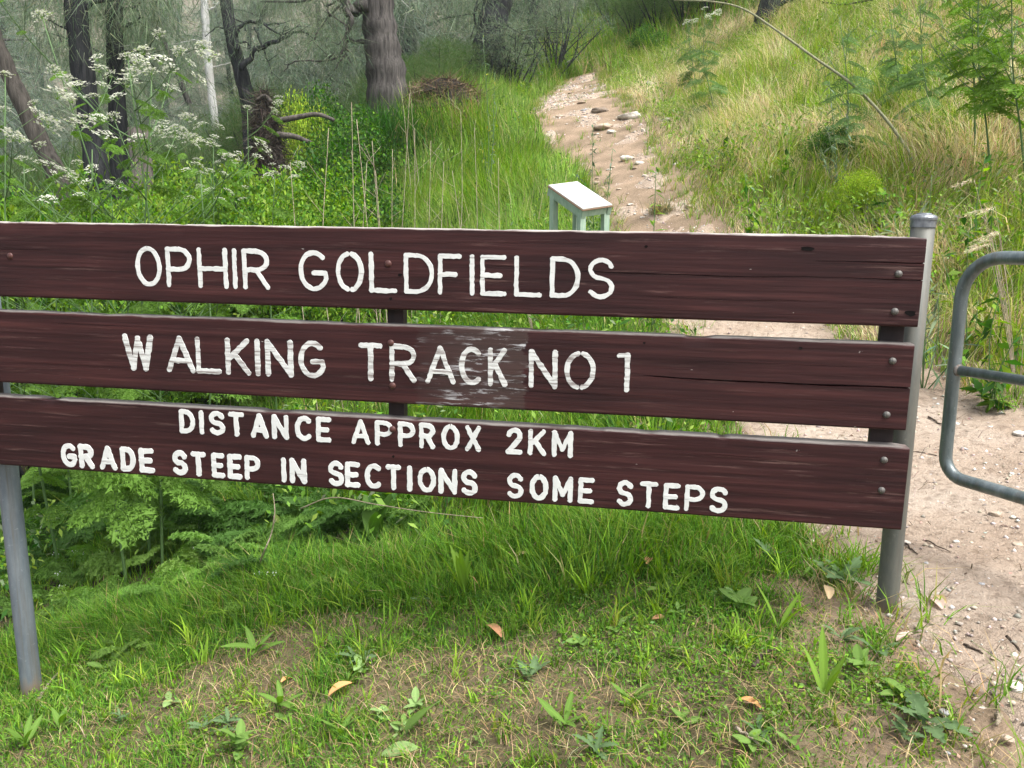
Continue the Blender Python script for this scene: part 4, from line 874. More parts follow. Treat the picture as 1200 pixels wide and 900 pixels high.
# ------------------------------------------------------------------ shrubs
def bush_proto(name, seed, R, H, n, L, wr, cols, probs, lobes=9, needle=False, twigs=True, barkm='bark_dark'):
    random.seed(seed); r2 = np.random.default_rng(seed); o = empty(name); cs, rs = [], []; b = MB()
    for k in range(lobes):
        a = k * 2.4; q = R * math.sqrt((k + .3) / lobes) * .8; z = H * r2.uniform(.35, .85) * (1 - .35 * q / R); cs.append((q * math.cos(a), q * math.sin(a), z)); rr = R * r2.uniform(.28, .5); rs.append((rr, rr, rr * .85 * min(1.2, H / R)))
        if twigs: b.tube([(0, 0, -.05), (cs[-1][0] * .4 + r2.normal(0, .05), cs[-1][1] * .4, z * .5), cs[-1], tuple(np.array(cs[-1]) * 1.15)], [.02 * R + .006, .013 * R + .004, .008 * R, .003], 5)
    if twigs: obj('stems', b.mesh('stems', True), M[barkm], o)
    so = Soup(); P, out = in_ell(cs, rs, n, .42); P[:, 2] = np.abs(P[:, 2]); col = mixcol(n, cols, probs)
    if needle: so.add(*needles(P, out, rng.uniform(.5, 1.2, n) * L, L * wr, col, -.4, .6))
    else: so.add(*leaf_soup(P, rng.uniform(.6, 1.25, n) * L, wr, col))
    obj('foliage', so.mesh('foliage'), M['leaf'], o); return o
BR = [bush_proto('leafy_shrub', 1, 1.0, 1.5, 15000, .048, .27, (LIME, GREEN, DEEP), (3, 4, 2)), bush_proto('leafy_shrub', 2, .9, 1.2, 14000, .040, .26, ((.19, .29, .06), LIME, GREEN), (3, 4, 2)),
      bush_proto('feathery_shrub', 3, 1.1, 2.0, 16000, .16, .035, ((.085, .13, .05), (.11, .15, .06), DEEP), (3, 3, 2), 11, True), bush_proto('leafy_shrub', 4, .8, 1.2, 10000, .048, .28, (DEEP, GREEN, (.05, .09, .03)), (4, 2, 3))]
BR.append(bush_proto('lime_shrub', 9, .8, 1.2, 12000, .042, .28, ((.34, .46, .05), (.26, .38, .05), LIME), (4, 3, 1))); used = [0] * 5
BH = [1.45, 1.15, 2.0, 1.15, 1.15]
def put_bush(k, px, d, s_, label, group=None, name=None, zs=1.0, cat='shrub', top=None):
    o = BR[k] if not used[k] else copy_tree(BR[k]); used[k] = 1; g = gp(px, d); o.location = g; o.rotation_euler.z = random.uniform(0, 6.28)
    if top is not None: zs = max(.6, (W(px, top, d)[2] - g[2]) / BH[k]) / s_
    o.scale = (s_, s_, s_ * zs); tag(o, label, cat, group); return o
g1 = 'green shrubs filling the gully'; LB1 = []; l1 = ['green shrub at the far left, in front of the leaning trunk', 'pale green low shrub left of the dark trunk pair', 'green shrub right of the dark trunk pair at the top plank', 'pale green shrub above the letter O of OPHIR', 'bright shrub left of the foot of the pale trunk', 'green shrub at the foot of the pale trunk', 'light green shrub left of the debris pile, under the flower heads', 'green shrub in front of the foot of the debris pile', 'light green shrub above the letter G of GOLDFIELDS', 'green shrub right of the debris pile beside the dry stalks', 'dark green shrub left of the dry stalks', 'green shrub behind the dark trunk pair', 'pale shrub behind the leaning trunk', 'green shrub at the left border behind the flower heads', 'large pale shrub behind the stump', 'large green shrub just right of the stump', 'dark shrub close behind the debris pile', 'dark shrub left of the thick grey-brown trunk', 'low green shrub at the left end of the grassy bank', 'dark shrub behind the two logs of the debris pile']
for k, px, d, s_, top in ((0, 20, 6.6, 1.0, 215), (1, 75, 7.0, .9, 225), (0, 165, 7.2, 1.0, 222), (1, 200, 7.6, 1.0, 205), (1, 232, 8.4, 1.1, 188), (0, 262, 7.6, 1.0, 190), (1, 290, 8.2, 1.0, 165), (0, 318, 8.8, .9, 190), (1, 345, 7.4, .9, 205), (0, 375, 8.6, .9, 185), (3, 400, 9.6, 1.0, 160), (0, 130, 9.0, 1.2, 200), (1, 60, 11, 1.4, 185), (0, 8, 9, 1.2, 195), (1, 215, 12, 1.6, 165), (0, 180, 13, 1.5, 165), (3, 350, 12.6, 1.2, 150), (3, 420, 11.4, 1.0, 130), (0, 395, 7.2, .8, 215), (3, 378, 12.0, 1.0, 105)):
    put_bush(k, px, d, s_, l1[len(LB1)], g1, top=top); LB1.append(px)
g2 = 'feathery grey shrubs at the forest edge'; LB2 = []; l2 = ['feathery olive shrub right of the stump, below the bare branches', 'feathery olive shrub left of the pale trunk', 'feathery shrub behind the pale trunk', 'feathery grey shrub behind the leaning trunk', 'feathery grey shrub at the far left border of the forest', 'feathery shrub behind the crooked black limbs', 'feathery shrub between the crooked limbs and the thick trunk', 'feathery grey shrub deep behind the crooked black limbs', 'feathery shrub right of the thick grey-brown trunk', 'feathery shrub between the thick trunk and the broad dark trunk', 'feathery shrub close left of the broad dark trunk', 'feathery shrub close left of the thick grey-brown trunk', 'feathery grey shrub seen between the dark trunk pair', 'small feathery shrub above the undercut earth lump']
for px, d, s_, top in ((185, 15, 1.5, 125), (220, 16, 1.4, 120), (255, 22, 1.8, 110), (60, 16, 1.5, 140), (10, 15, 1.3, 130), (318, 18, 1.5, 85), (365, 16.5, 1.3, 80), (345, 20, 1.6, 70), (490, 15.5, .9, 60), (520, 16.5, 1.0, 35), (545, 19, 1.1, 30), (400, 17, 1.4, 75), (120, 19, 1.7, 130), (500, 14.2, .7, 85)): put_bush(2, px, d, s_, l2[len(LB2)], g2, top=top); LB2.append(px)
g3 = 'shrubs at the head of the path'; LB3 = []; l3 = ['feathery shrub nearest above the end of the path', 'feathery shrub right above the dark leafy shrub', 'feathery shrub on the slope left of the pale flowering hemlock', 'feathery shrub behind the pale flowering hemlock', 'tall feathery shrub behind the row at the path head', 'feathery shrub at the top border straight above the path', 'feathery shrub left of the black trunk on the crest']
for px, d, s_ in ((735, 20.5, .8), (760, 19.5, .9), (790, 18.5, .8), (820, 18, .75), (775, 23, 1.3), (710, 24, 1.2), (840, 21, 1.2)): put_bush(2, px, d, s_, l3[len(LB3)], g3); LB3.append(px)
put_bush(3, 752, 17.6, .55, 'dark green leafy shrub on the slope right of the path head')
put_bush(4, 362, 11.6, .46, 'vivid lime shrub glowing behind the debris pile', top=108)
lb = put_bush(4, 992, 6.6, .28, 'small lime bush on the dry hillside under the arching cane', zs=1.2)
dt = put_bush(3, 964, 7.6, .38, 'dark green leafy weed on the hillside left of the arching cane', cat='weed')
# open shrub with bare dark stems
def stick_shrub(px, d, H, label, n=16):
    b0 = gp(px, d); o = tag(empty('stick_shrub', b0), label, 'shrub'); b = MB(); tips = []
    for k in range(n):
        a = random.uniform(0, 6.28); sp = random.uniform(.15, .6); e = np.array((math.cos(a) * sp * H, math.sin(a) * sp * H * .6, H * random.uniform(.6, 1.05))); m_ = e * .5 + rng.normal(0, .07, 3); b.tube(spline([np.zeros(3), m_, e], 4), list(np.linspace(.026, .007, 9)), 5)
        for q in range(3):
            t = random.uniform(.35, .95); p = e * t + rng.normal(0, .02, 3); e2 = p + rng.normal(0, 1, 3) * np.array((.3, .2, .2)) + np.array((0, 0, .25)); b.tube([p, e2], [.011, .004], 4); tips.append(e2)
        tips.append(e)
    obj('stems', b.mesh('stems', True), M['bark_dark'], o); so = Soup(); P, out = in_ell(tips, [(.22, .22, .2)] * len(tips), 5000); so.add(*needles(P, out, .10, .009, mixcol(5000, NEED, (3, 3, 3, 1)), -.2)); obj('foliage', so.mesh('foliage'), M['needle'], o)
stick_shrub(648, 18.2, 1.7, 'open shrub of bare dark stems just left of the path head'); stick_shrub(600, 16.6, 1.3, 'open shrub of bare dark stems against the broad dark trunk')

# debris pile caught on a stump, with two logs
def tangle(name, base, R, H, label, n, cols, cat, dens=.5, body=(.035, .028, .024)):
    o = tag(empty(name, base), label, cat); V, Fs = [], []; nr, ns = 9, 14
    for i in range(nr):
        t = i / (nr - 1); r = R * (math.sin(math.pi * (.18 + .75 * t)) ** .7)
        for k in range(ns): a = 2 * math.pi * k / ns; j = 1 + random.uniform(-.22, .22); V.append((r * j * math.cos(a), r * j * math.sin(a), -.1 + (H + .1) * t + random.uniform(-.04, .04)))
    for i in range(nr - 1):
        for k in range(ns): Fs.append((i * ns + k, i * ns + (k + 1) % ns, (i + 1) * ns + (k + 1) % ns, (i + 1) * ns + k))
    Fs.append(tuple((nr - 1) * ns + k for k in range(ns))); b = MB(); b.add(V, Fs); t = NT(name + '_mass'); nn = t.noise(t.coord(), 14, 6); obj('matted_core', b.mesh('matted_core'), t.done(t.ramp(nn, [(.3, [x * .5 for x in body]), (.7, [x * 1.8 for x in body])]), .95), o)
    so = Soup(); P, out = in_ell([(0, 0, H * .5)], [(R * 1.05, R * 1.05, H * .56)], n, .12); d = rng.normal(size=(n, 3)); so.add(*needles(P, d, rng.uniform(.12, .35, n), .010, mixcol(n, cols, (1, 1, 1)), .3, .8)); obj('tangled_stems', so.mesh('tangled_stems'), M['straw'], o); return o
deb = tangle('debris_pile', gp(322, 11.0), .22, 2.45, 'dark pile of flood debris matted around a stump below the crooked limbs', 7000, ((.045, .036, .03), (.09, .075, .06), (.03, .025, .02)), 'debris pile')
for pp, r in ((PX([(322, 142), (350, 137), (372, 134), (392, 141)], 10.9), .04), (PX([(325, 158), (345, 160), (366, 168)], 10.8), .045), (PX([(318, 120), (310, 112), (300, 118)], 10.9), .03)):
    b = MB(); b.tube([np.array(p) - np.array(deb.location) for p in spline(pp, 4)], list(np.linspace(r, r * .55, 4 * (len(pp) - 1) + 1)), 9, rough=.08); obj('log', b.mesh('log', True), M['bark_brown'], deb)
ob = gp(524, 13.0); obh = max(.45, W(525, 90, 13.0)[2] - ob[2])
eb = tangle('earth_bank', ob + np.array((0, 0, -.12)), .46, obh + .06, 'dark undercut lump of earth topped with matted brown grass', 3200, ((.12, .082, .05), (.07, .05, .034), (.17, .12, .075)), 'earth bank', body=(.016, .013, .010)); eb.scale = (1.3, .9, 1)  # dark earth; the hollow's shade is put into the body colour too
# grass tussocks
def tussock(name, p, H, n, cols, label, w=.006, spread=.12, lean=.5):
    o = tag(empty(name, p), label, 'grass tussock'); q = np.concatenate([rng.normal(0, spread, (n, 2)), np.zeros((n, 1)) - .02], 1); so = Soup(); so.add(*blades(q, rng.uniform(.5, 1.1, n) * H, w, rng.uniform(.1, 1, n) * lean * 2, mixcol(n, cols, [1] * len(cols)), 3)); obj('blades', so.mesh('blades'), M['leaf'], o)
tussock('grass_tussock', gp(462, 12.2), 1.0, 1500, (DEEP, (.035, .09, .02)), 'dark green tussock at the foot of the thick trunk', .010, .28)
tussock('grass_tussock', gp(505, 12.3), .55, 700, ((.12, .19, .035), (.20, .15, .08), DEEP), 'mixed brown and green tussock in front of the undercut earth lump', .008, .30, .6)
tussock('grass_tussock', gp(545, 12.6), .70, 700, ((.15, .24, .035), (.24, .18, .10), GREEN), 'green tussock right of the undercut earth lump', .008, .28, .5)
tussock('grass_tussock', hit(775, 250), .20, 420, ((.12, .14, .07), (.19, .19, .11), STRAW), 'small grey-green tussock growing in the middle of the path', .004, .055, .75)
tussock('grass_tussock', hit(1005, 672), .16, 160, (LIME, GREEN), 'bright tuft of broad grass at the foot of the capped post', .005, .04, .6)
#@@PART4
# ------------------------------------------------------------------ white-flowered hemlock plants and ferny clumps
def hem(px, d, tx, ty, label, seed, fl=12, frL=.30, dens=1.0, rad=.0085, **k): return hemlock('hemlock_plant', gp(px, d), W(tx, ty, d + .1), label, seed, fl, frL, None, dens, rad=rad, **k)
hem(165, 4.0, 150, 70, 'tall white-flowered hemlock in front of the upright dark trunk', 5, 20, .21, 2.0)
hem(150, 4.3, 50, 22, 'tall hemlock arching over to the left with flowers at the top', 6, 12, .20, 1.3)
hem(150, 4.15, 178, 88, 'leafy hemlock with flower heads spilling right of the dark trunks', 16, 18, .20, 1.8)
hem(40, 4.4, 6, 90, 'white-flowered hemlock at the left border of the photo', 7, 10, .20, 1.2)
hem(10, 5.2, 28, 190, 'low hemlock with many white heads in front of the leaning trunk', 8, 16, .25, 1.2)
hem(60, 5.6, 62, 205, 'low white-flowered hemlock between the leaning trunk and the trunk pair', 9, 14, .25, 1.1)
hem(285, 7.4, 290, 128, 'white-flowered hemlock in front of the debris pile', 10, 18, .32, 1.4)
hem(245, 6.8, 250, 172, 'hemlock with white heads at the foot of the pale trunk', 11, 16, .3, 1.3)
hem(200, 7.6, 190, 200, 'hemlock with scattered white heads right of the dark trunk pair', 12, 10, .3, 1.1)
hem(318, 6.4, 322, 205, 'small hemlock below the debris pile', 13, 8, .28, 1.0)
hem(120, 3.9, 108, 175, 'leafy hemlock stem without flowers at the foot of the trunk pair', 14, 0, .23, 2.2)
hem(210, 4.2, 235, 205, 'slanting hemlock stem beside the tall flowering ones', 15, 3, .20, 1.1)
for i, (px, d, tx, ty, lab) in enumerate(((1128, 6.6, 1126, -75, 'tall ferny plant hanging over the hillside, first from the left of three'), (1150, 6.2, 1148, -70, 'tall ferny plant hanging over the hillside, middle of three'), (1190, 6.0, 1186, -50, 'tall ferny plant at the right border of the photo'))):
    hem(px, d, tx, ty, lab, 30 + i, 0, .24, 1.6, .009, colr=(.13, .24, .03), cat='ferny plant', low=.42)
for i, (px, d, tx, ty, lab) in enumerate(((1075, 7.6, 1078, -10, 'green weed stalk with drooping leaves on the hillside right of the black branch'), (1038, 8.4, 1040, -5, 'tall thin green weed below the end of the black branch'), (978, 7.4, 984, 20, 'tall grey-green weed stalk crossing the arching cane'), (830, 11, 826, 12, 'white-headed hemlock under the start of the arching cane'), (808, 12.5, 805, 25, 'pale flowering hemlock left of the black trunk'))):
    hem(px, d, tx, ty, lab, 40 + i, 6 if 'hemlock' in lab else 0, .24, .8, .008, colr=(.12, .20, .07), cat='weed' if 'weed' in lab else 'hemlock plant')
def clump_proto(seed, n, L, col):
    random.seed(seed); o = empty('ferny_clump'); so = Soup()
    for k in range(n):
        a = k * 2.4 + random.random() * .5; e = random.uniform(.25, 1.1); so.add(*frond((0.02 * math.cos(a), .02 * math.sin(a), random.uniform(0, .05)), (math.cos(a), math.sin(a), e), L * random.uniform(.6, 1.15), col, random.uniform(.25, .6), random.uniform(-.5, .5), 'f'))
    obj('fronds', so.mesh('fronds'), M['leaf'], o); return o
cps = [clump_proto(1, 16, .30, (.115, .215, .045)), clump_proto(2, 13, .24, (.15, .25, .055)), clump_proto(3, 18, .34, (.075, .16, .035))]
cl_spots = [(165, 640, 1, 1.0), (245, 655, 1, .85), (90, 700, 1, .7), (210, 610, 0, 1.1), (130, 600, 2, 1.2), (60, 640, 2, 1.1), (290, 610, 2, 1.0), (330, 640, 0, .8), (360, 600, 0, .9), (30, 600, 2, 1.1), (400, 640, 1, .6), (260, 580, 2, 1.1), (95, 655, 0, .8), (180, 575, 2, 1.2), (300, 690, 1, .5), (150, 740, 1, .5), (20, 690, 0, .8), (120, 690, 0, .7), (200, 680, 0, .75), (270, 630, 0, 1.0), (345, 585, 2, 1.0), (230, 560, 2, 1.3), (90, 570, 2, 1.3), (420, 600, 2, .9), (470, 590, 0, .8), (380, 660, 1, .6), (310, 655, 2, .7)]
fu = [0] * 3
for px, py, k, s_ in cl_spots:
    o = cps[k] if not fu[k] else copy_tree(cps[k]); fu[k] = 1; o.location = hit(px, py + 25, 1.4); o.scale = (s_ * 1.1, s_ * 1.1, s_ * 1.35); o.rotation_euler.z = random.uniform(0, 6.28)
    w_ = 'beside the muddy post' if px < 100 else 'below the word GRADE' if px < 185 else 'below the word STEEP' if px < 310 else 'below the word IN' if px < 370 else 'below the word SECTIONS'; h_ = 'shaded ' if py < 605 else 'low bright ' if py > 675 else ''
    tag(o, '%sferny green leaf clump %s' % (h_, w_), 'fern', 'ferny clumps below the sign')
# tiny white star flowers on thin stalks
so = Soup(); fl = [hit(px, py + 14, 1.4) for px, py in ((68, 658), (88, 655), (100, 658), (72, 683), (140, 630), (312, 618), (350, 624), (305, 690), (320, 690), (75, 700), (310, 606), (365, 612), (232, 655))]
P = np.array([p + Vector((random.gauss(0, .012), random.gauss(0, .012), .12)) for p in fl for _ in range(9)]); V, T, C = leaflets(P, .0042, np.ones((len(P), 3)) * .72, .8); so.add(V, T, C)
P = np.array([list(p) for p in fl]); so.add(*blades(P, .125, .003, .05, jit(GREEN, len(P)), 2))
stuff(obj('star_flowers', so.mesh('star_flowers'), M['leaf']), 'tiny white star flowers dotted through the ferny clumps', 'flowers')

# ------------------------------------------------------------------ stalks, cane, seed heads
def stalk(name, P, r, mat, label, cat, group=None, twigs=0, tl=.12):
    base = np.array(P[0]); o = tag(empty(name, base), label, cat, group); q = [p - base for p in spline(P, 5)]; b = MB(); b.tube(q, list(np.linspace(r, r * .45, len(q))), 6)
    for k in range(twigs):
        i = random.randrange(len(q) // 3, len(q)); e = q[i] + np.array((random.uniform(-1, 1), random.uniform(-.5, .5), random.uniform(.3, 1.2))) * tl; b.tube([q[i], e], [r * .5, r * .2], 4)
    obj('stem', b.mesh('stem', True), mat, o); return o
gs = 'dry stalks standing in the green bank'
for bx, tx, ty, d in ((400, 385, 150, 5.6), (425, 412, 120, 5.9), (440, 436, 165, 6.3), (452, 418, 140, 5.2), (470, 460, 175, 6.6), (480, 486, 150, 7.0), (498, 505, 165, 7.2), (515, 520, 190, 6.6), (535, 540, 130, 7.6), (560, 556, 150, 7.8), (372, 340, 190, 5.4), (458, 440, 200, 5.0), (590, 584, 185, 7.0), (548, 530, 200, 6.8), (405, 430, 190, 6.0), (466, 480, 110, 8.6), (500, 480, 95, 10.5), (486, 470, 100, 10.8)):
    b0 = gp(bx, d); tp = W(tx, ty, d); stalk('dry_stalk', [b0 - np.array((0, 0, .03)), b0 * .5 + tp * .5 + rng.normal(0, .03, 3), tp], .0042, M['twig_pale'], 'thin bleached dead stalk standing in the green bank', 'dry stalk', gs, 4, .16)
b0 = hit(1074, 196, 3); stalk('arching_cane', [np.array(b0) - np.array((0, 0, .04))] + [W(x, y, b0.y + e) for x, y, e in ((1068, 184, 0), (1040, 142, .1), (1000, 100, .25), (955, 68, .4), (905, 32, .55), (870, 10, .7), (835, 2, .8), (790, 0, 1.0))], .015, M['stem_cane'], 'long pale cane arching across the hillside to the top of the photo', 'cane')
bb = hit(1035, 12, 5); pts_b = [np.array(hit(x, y, 4)) + np.array((0, 0, .16)) for x, y in ((1036, 10), (1010, 16), (985, 19), (970, 16), (962, 16))]
stalk('fallen_branch', pts_b, .017, M['bark_dark'], 'thin black fallen branch lying on the upper hillside', 'branch', None, 3, .2)
# fuzzy grass heads at the right border
def seed_grass(px, d, n, label, H):
    b0 = gp(px, d); o = tag(empty('seeding_grass', b0), label, 'grass tussock'); b = MB(); so = Soup()
    for k in range(n):
        a = random.uniform(2.2, 4.4); h = H * random.uniform(.75, 1.1); e = np.array((math.cos(a) * h * .30, math.sin(a) * h * .15, h)); p = spline([(0, 0, -.02), tuple(e * .55 + np.array((0, 0, .06 * h))), tuple(e)], 5); b.tube(p, list(np.linspace(.0022, .0012, len(p))), 5)
        hd = np.array((math.cos(a), math.sin(a) * .5, -.35)); hd /= np.linalg.norm(hd); m = 70; t = rng.random(m); Pn = e + hd * (t * .10)[:, None] + rng.normal(0, .0035, (m, 3)); so.add(*needles(Pn, np.tile(hd, (m, 1)), .02, .003, mixcol(m, ((.55, .48, .32), (.62, .56, .4)), (1, 1)), 0, .35))
    obj('stems', b.mesh('stems', True), M['twig_pale'], o); obj('seed_heads', so.mesh('seed_heads'), M['straw'], o)
seed_grass(1205, 3.9, 9, 'grass with pale fuzzy seed heads nodding at the right border above the gate', .98)
seed_grass(630, 5.6, 6, 'pale grass heads nodding just left of the small stand', .62)
# leafy upright weeds
def sprig(name, px, d, tx, ty, label, n, L, wr, cols, r=.004, spread=.05, m=3):
    b0 = np.array(gp(px, d)); tp = W(tx, ty, d) - b0; o = tag(empty(name, b0), label, 'weed'); b = MB(); Ps = []
    for k in range(m):
        e = tp * (1 - .18 * k) + np.array((random.gauss(0, spread), random.gauss(0, spread), 0)) * (k > 0); q = spline([np.zeros(3) - np.array((0, 0, .03)), e * .5 + rng.normal(0, .02, 3), e], 6); b.tube(q, list(np.linspace(r, r * .4, len(q))), 5); Ps += [q[i] + (q[i + 1] - q[i]) * random.random() for i in rng.integers(3, len(q) - 1, n // m)]
    obj('stems', b.mesh('stems', True), M['stem_green'], o); so = Soup(); so.add(*leaf_soup(np.array(Ps), rng.uniform(.6, 1.2, len(Ps)) * L, wr, mixcol(len(Ps), cols, [1] * len(cols)), .9)); obj('leaves', so.mesh('leaves'), M['leaf'], o)
BLU = ((.14, .19, .12), (.18, .23, .15)); 
sprig('leafy_weed', 697, 7.3, 695, 145, 'blue-green leafy weed standing behind the small stand', 240, .055, .16, BLU, .005, .12, 6)
sprig('leafy_weed', 765, 5.6, 769, 195, 'single green weed stalk rising in front of the path', 26, .10, .10, (GREEN, LIME), .005, .02, 1)
sprig('leafy_weed', 572, 9.4, 566, 40, 'tall sprig with yellow-green tips above the grassy bank', 80, .06, .14, (BLU[0], (.28, .30, .05)), .007, .14, 4)
sprig('leafy_weed', 1090, 4.2, 1092, 205, 'blue-green leafy weed beside the capped post', 70, .12, .07, BLU, .004, .10, 5)
sprig('leafy_weed', 975, 6.9, 972, 95, 'greyish leafy weed under the arching cane', 120, .07, .12, BLU, .005, .09, 5)
for px, d, tx, ty, lab in ((875, 6.6, 873, 205, 'green weed beside the path edge above the top plank'), (925, 7.5, 920, 170, 'green weed on the hillside left of the capped post'), (1150, 5.2, 1155, 180, 'green weed in the straw right of the cane'), (850, 8.5, 853, 150, 'green weed on the slope right of the path bend'), (1175, 3.9, 1172, 345, 'broad-leaved weed behind the gate'), (1030, 6.2, 1026, 215, 'dark weed tuft on the slope behind the top plank'), (1140, 4.4, 1135, 270, 'leafy weed between post and gate')):
    sprig('hill_weed', px, d, tx, ty, lab, 90, .09, .2, (GREEN, LIME, DEEP), .004, .10, 6)

# ------------------------------------------------------------------ broad-leaved weeds on the lawn: every leaf its own part
def leaf_mesh(name, L, w, col, curl=.25, lobes=0, seg=7, fold=.18):
    V, Fs, C = [], [], []
    for i in range(seg + 1):
        t = i / seg; hw = w * math.sin(math.pi * min(1, t * .92 + .05)) ** .8 * (1 if not lobes else (.55 + .45 * abs(math.cos(t * lobes * math.pi)))); z = curl * L * (t * .7 - t * t); 
        for s_ in (-1, -.5, 0, .5, 1): V.append((t * L, s_ * hw, z + abs(s_) * hw * fold)); k = 1.18 if s_ == 0 else 1.0; C.append(tuple(c * k for c in col))
    for i in range(seg):
        for k in range(4): a = i * 5 + k; Fs.append((a, a + 1, a + 6, a + 5))
    m = mesh_np(name, np.array(V), np.array(Fs), np.array(C), True, 4); m.materials.append(M['leaf']); return m
LM = {'oval': leaf_mesh('leaf', .07, .017, (.15, .25, .06)), 'lance': leaf_mesh('leaf', .11, .012, (.13, .23, .045), .3), 'lobed': leaf_mesh('leaf', .13, .024, (.12, .19, .085), .35, 5, 20), 'long': leaf_mesh('leaf', .16, .011, (.16, .27, .04), .12), 'dock': leaf_mesh('leaf', .24, .042, (.075, .15, .03), .3), 'pale': leaf_mesh('leaf', .085, .022, (.24, .36, .13), .2)}
def weed(px, py, kind, n, s_, label, elev=(.1, .6), group=None, name='broadleaf_weed', da=2.4):
    o = tag(empty(name, hit(px, py, 1.0)), label, 'weed', group)
    for k in range(n):
        l = obj('leaf', LM[kind], None, o, (random.gauss(0, .004), random.gauss(0, .004), .004 + .004 * k)); l.rotation_euler = (random.gauss(0, .25), -random.uniform(*elev), k * da + random.uniform(-.5, .5)); q = s_ * 1.3 * random.uniform(.7, 1.15); l.scale = (q, q, q)
    return o
weed(440, 640, 'dock', 3, .8, 'large dark dock leaf hanging below the bottom plank', (.9, 1.3), name='dock_plant')
weed(545, 705, 'long', 8, 1.0, 'clump of upright strap leaves in the lawn below the sign', (1.0, 1.4), name='strap_leaf_plant')
weed(478, 862, 'pale', 1, 1.35, 'single pale oval leaf standing in the lawn', (.9, 1.0)); weed(448, 886, 'pale', 1, .95, 'rounded pale leaf near the bottom border, below the oval leaf', (.3, .4))
weed(985, 690, 'lobed', 9, .62, 'grey-green thistle with lobed leaves beside the capped post', (.2, 1.0), name='thistle'); weed(1085, 858, 'lobed', 7, .6, 'grey-green thistle at the edge of the dirt path', (.05, .6), name='thistle')
weed(862, 716, 'oval', 7, .85, 'broad-leaved seedling on the bare patch left of the thistle'); weed(775, 698, 'oval', 6, .75, 'broad-leaved weed on the lawn below the word STEPS')
weed(965, 822, 'long', 4, .75, 'ribbed upright leaf beside the dirt patch near the thistle', (.9, 1.3)); weed(912, 745, 'long', 4, .7, 'upright leaf clump right of the broad-leaved seedling', (.7, 1.2))
weed(120, 790, 'oval', 6, .6, 'small oval-leaved weed right of the muddy post'); weed(215, 740, 'lance', 7, .8, 'lance-leaved weed above the worn soil on the left', (.3, .9)); weed(300, 770, 'lance', 6, .8, 'lance-leaved weed on the rim of the worn soil', (.3, .8)); weed(330, 835, 'lance', 6, .7, 'lance-leaved weed right of the worn soil', (.3, .9))
weed(200, 825, 'pale', 3, .5, 'pale-leaved weed on the worn soil', (.1, .4)); weed(280, 885, 'oval', 14, .6, 'bright clump of rounded leaves at the bottom border', (.2, .9)); weed(660, 855, 'lance', 5, .6, 'narrow-leaved weed in the middle of the lawn', (.4, 1.0)); weed(620, 800, 'lobed', 5, .5, 'small bluish lobed weed beside the brown leaf', (.3, 1.0))
weed(680, 760, 'oval', 5, .5, 'small oval-leaved weed in the middle of the lawn'); weed(480, 690, 'oval', 6, .7, 'oval-leaved weed left of the strap leaves'); weed(420, 690, 'lance', 6, .8, 'lance-leaved weed below the dock leaf', (.3, .9)); weed(1010, 790, 'oval', 9, .6, 'leafy weed on the green rim of the dirt path'); weed(1050, 820, 'oval', 8, .6, 'leafy weed beside the path above the lower thistle')
weed(740, 830, 'lance', 6, .55, 'narrow-leaved weed right of the lawn centre', (.3, .9)); weed(880, 880, 'oval', 6, .5, 'small weed at the bottom border right of centre'); weed(400, 870, 'lance', 6, .55, 'narrow-leaved weed at the bottom border left of the pale oval leaf', (.4, 1.0)); weed(30, 880, 'lance', 8, .7, 'strappy weed in the bottom left corner', (.5, 1.1)); weed(70, 860, 'lance', 7, .6, 'narrow-leaved weed below the muddy post', (.5, 1.1))
# more weeds along the path rim and below the planks, nothing tells them apart
for px, py in ((1000, 820), (1030, 770), (985, 755), (1060, 870), (940, 680), (900, 660), (720, 650), (640, 660), (590, 660), (820, 650), (500, 640), (380, 700), (350, 720), (860, 670), (800, 850), (560, 870), (700, 890), (140, 850), (240, 860), *[(random.uniform(60, 1040), random.uniform(690, 890)) for _ in range(22)]):
    weed(px, py, random.choice(('oval', 'lance', 'pale', 'lobed')), random.randint(3, 8), random.uniform(.2, .5), 'small low weed scattered through the lawn', (.15, .8), 'small weeds in the lawn')

# ------------------------------------------------------------------ fallen leaves, sticks, straw
def brown_leaf(name, col): 
    m = leaf_mesh(name, .065, .014, col, .45, 0, 7, .5); m.materials.clear(); m.materials.append(M['straw']); return m
BL = {'brown': brown_leaf('leaf_blade', (.36, .19, .10)), 'tan': brown_leaf('leaf_blade', (.46, .34, .20)), 'orange': brown_leaf('leaf_blade', (.52, .27, .11)), 'pink': brown_leaf('leaf_blade', (.50, .38, .32))}
def fallen(px, py, kind, s_, label, rz, up=.02):
    p = hit(px, py, 1.0); o = tag(obj('fallen_leaf', BL[kind], None, None, p + Vector((0, 0, up))), label, 'fallen leaf'); o.rotation_euler = (random.gauss(0, .3), random.gauss(-.1, .2), rz); o.scale = (s_,) * 3
fallen(570, 748, 'brown', 1.3, 'spotted brown gum leaf in the middle of the lawn', -.9, .04); fallen(386, 826, 'orange', 1.2, 'orange-brown leaf near the worn soil', .5, .03); fallen(970, 722, 'tan', 1.1, 'crumpled tan leaf at the foot of the thistle', 1.3, .05); fallen(866, 828, 'orange', .9, 'small orange leaf on the bare patch', -.7, .015)
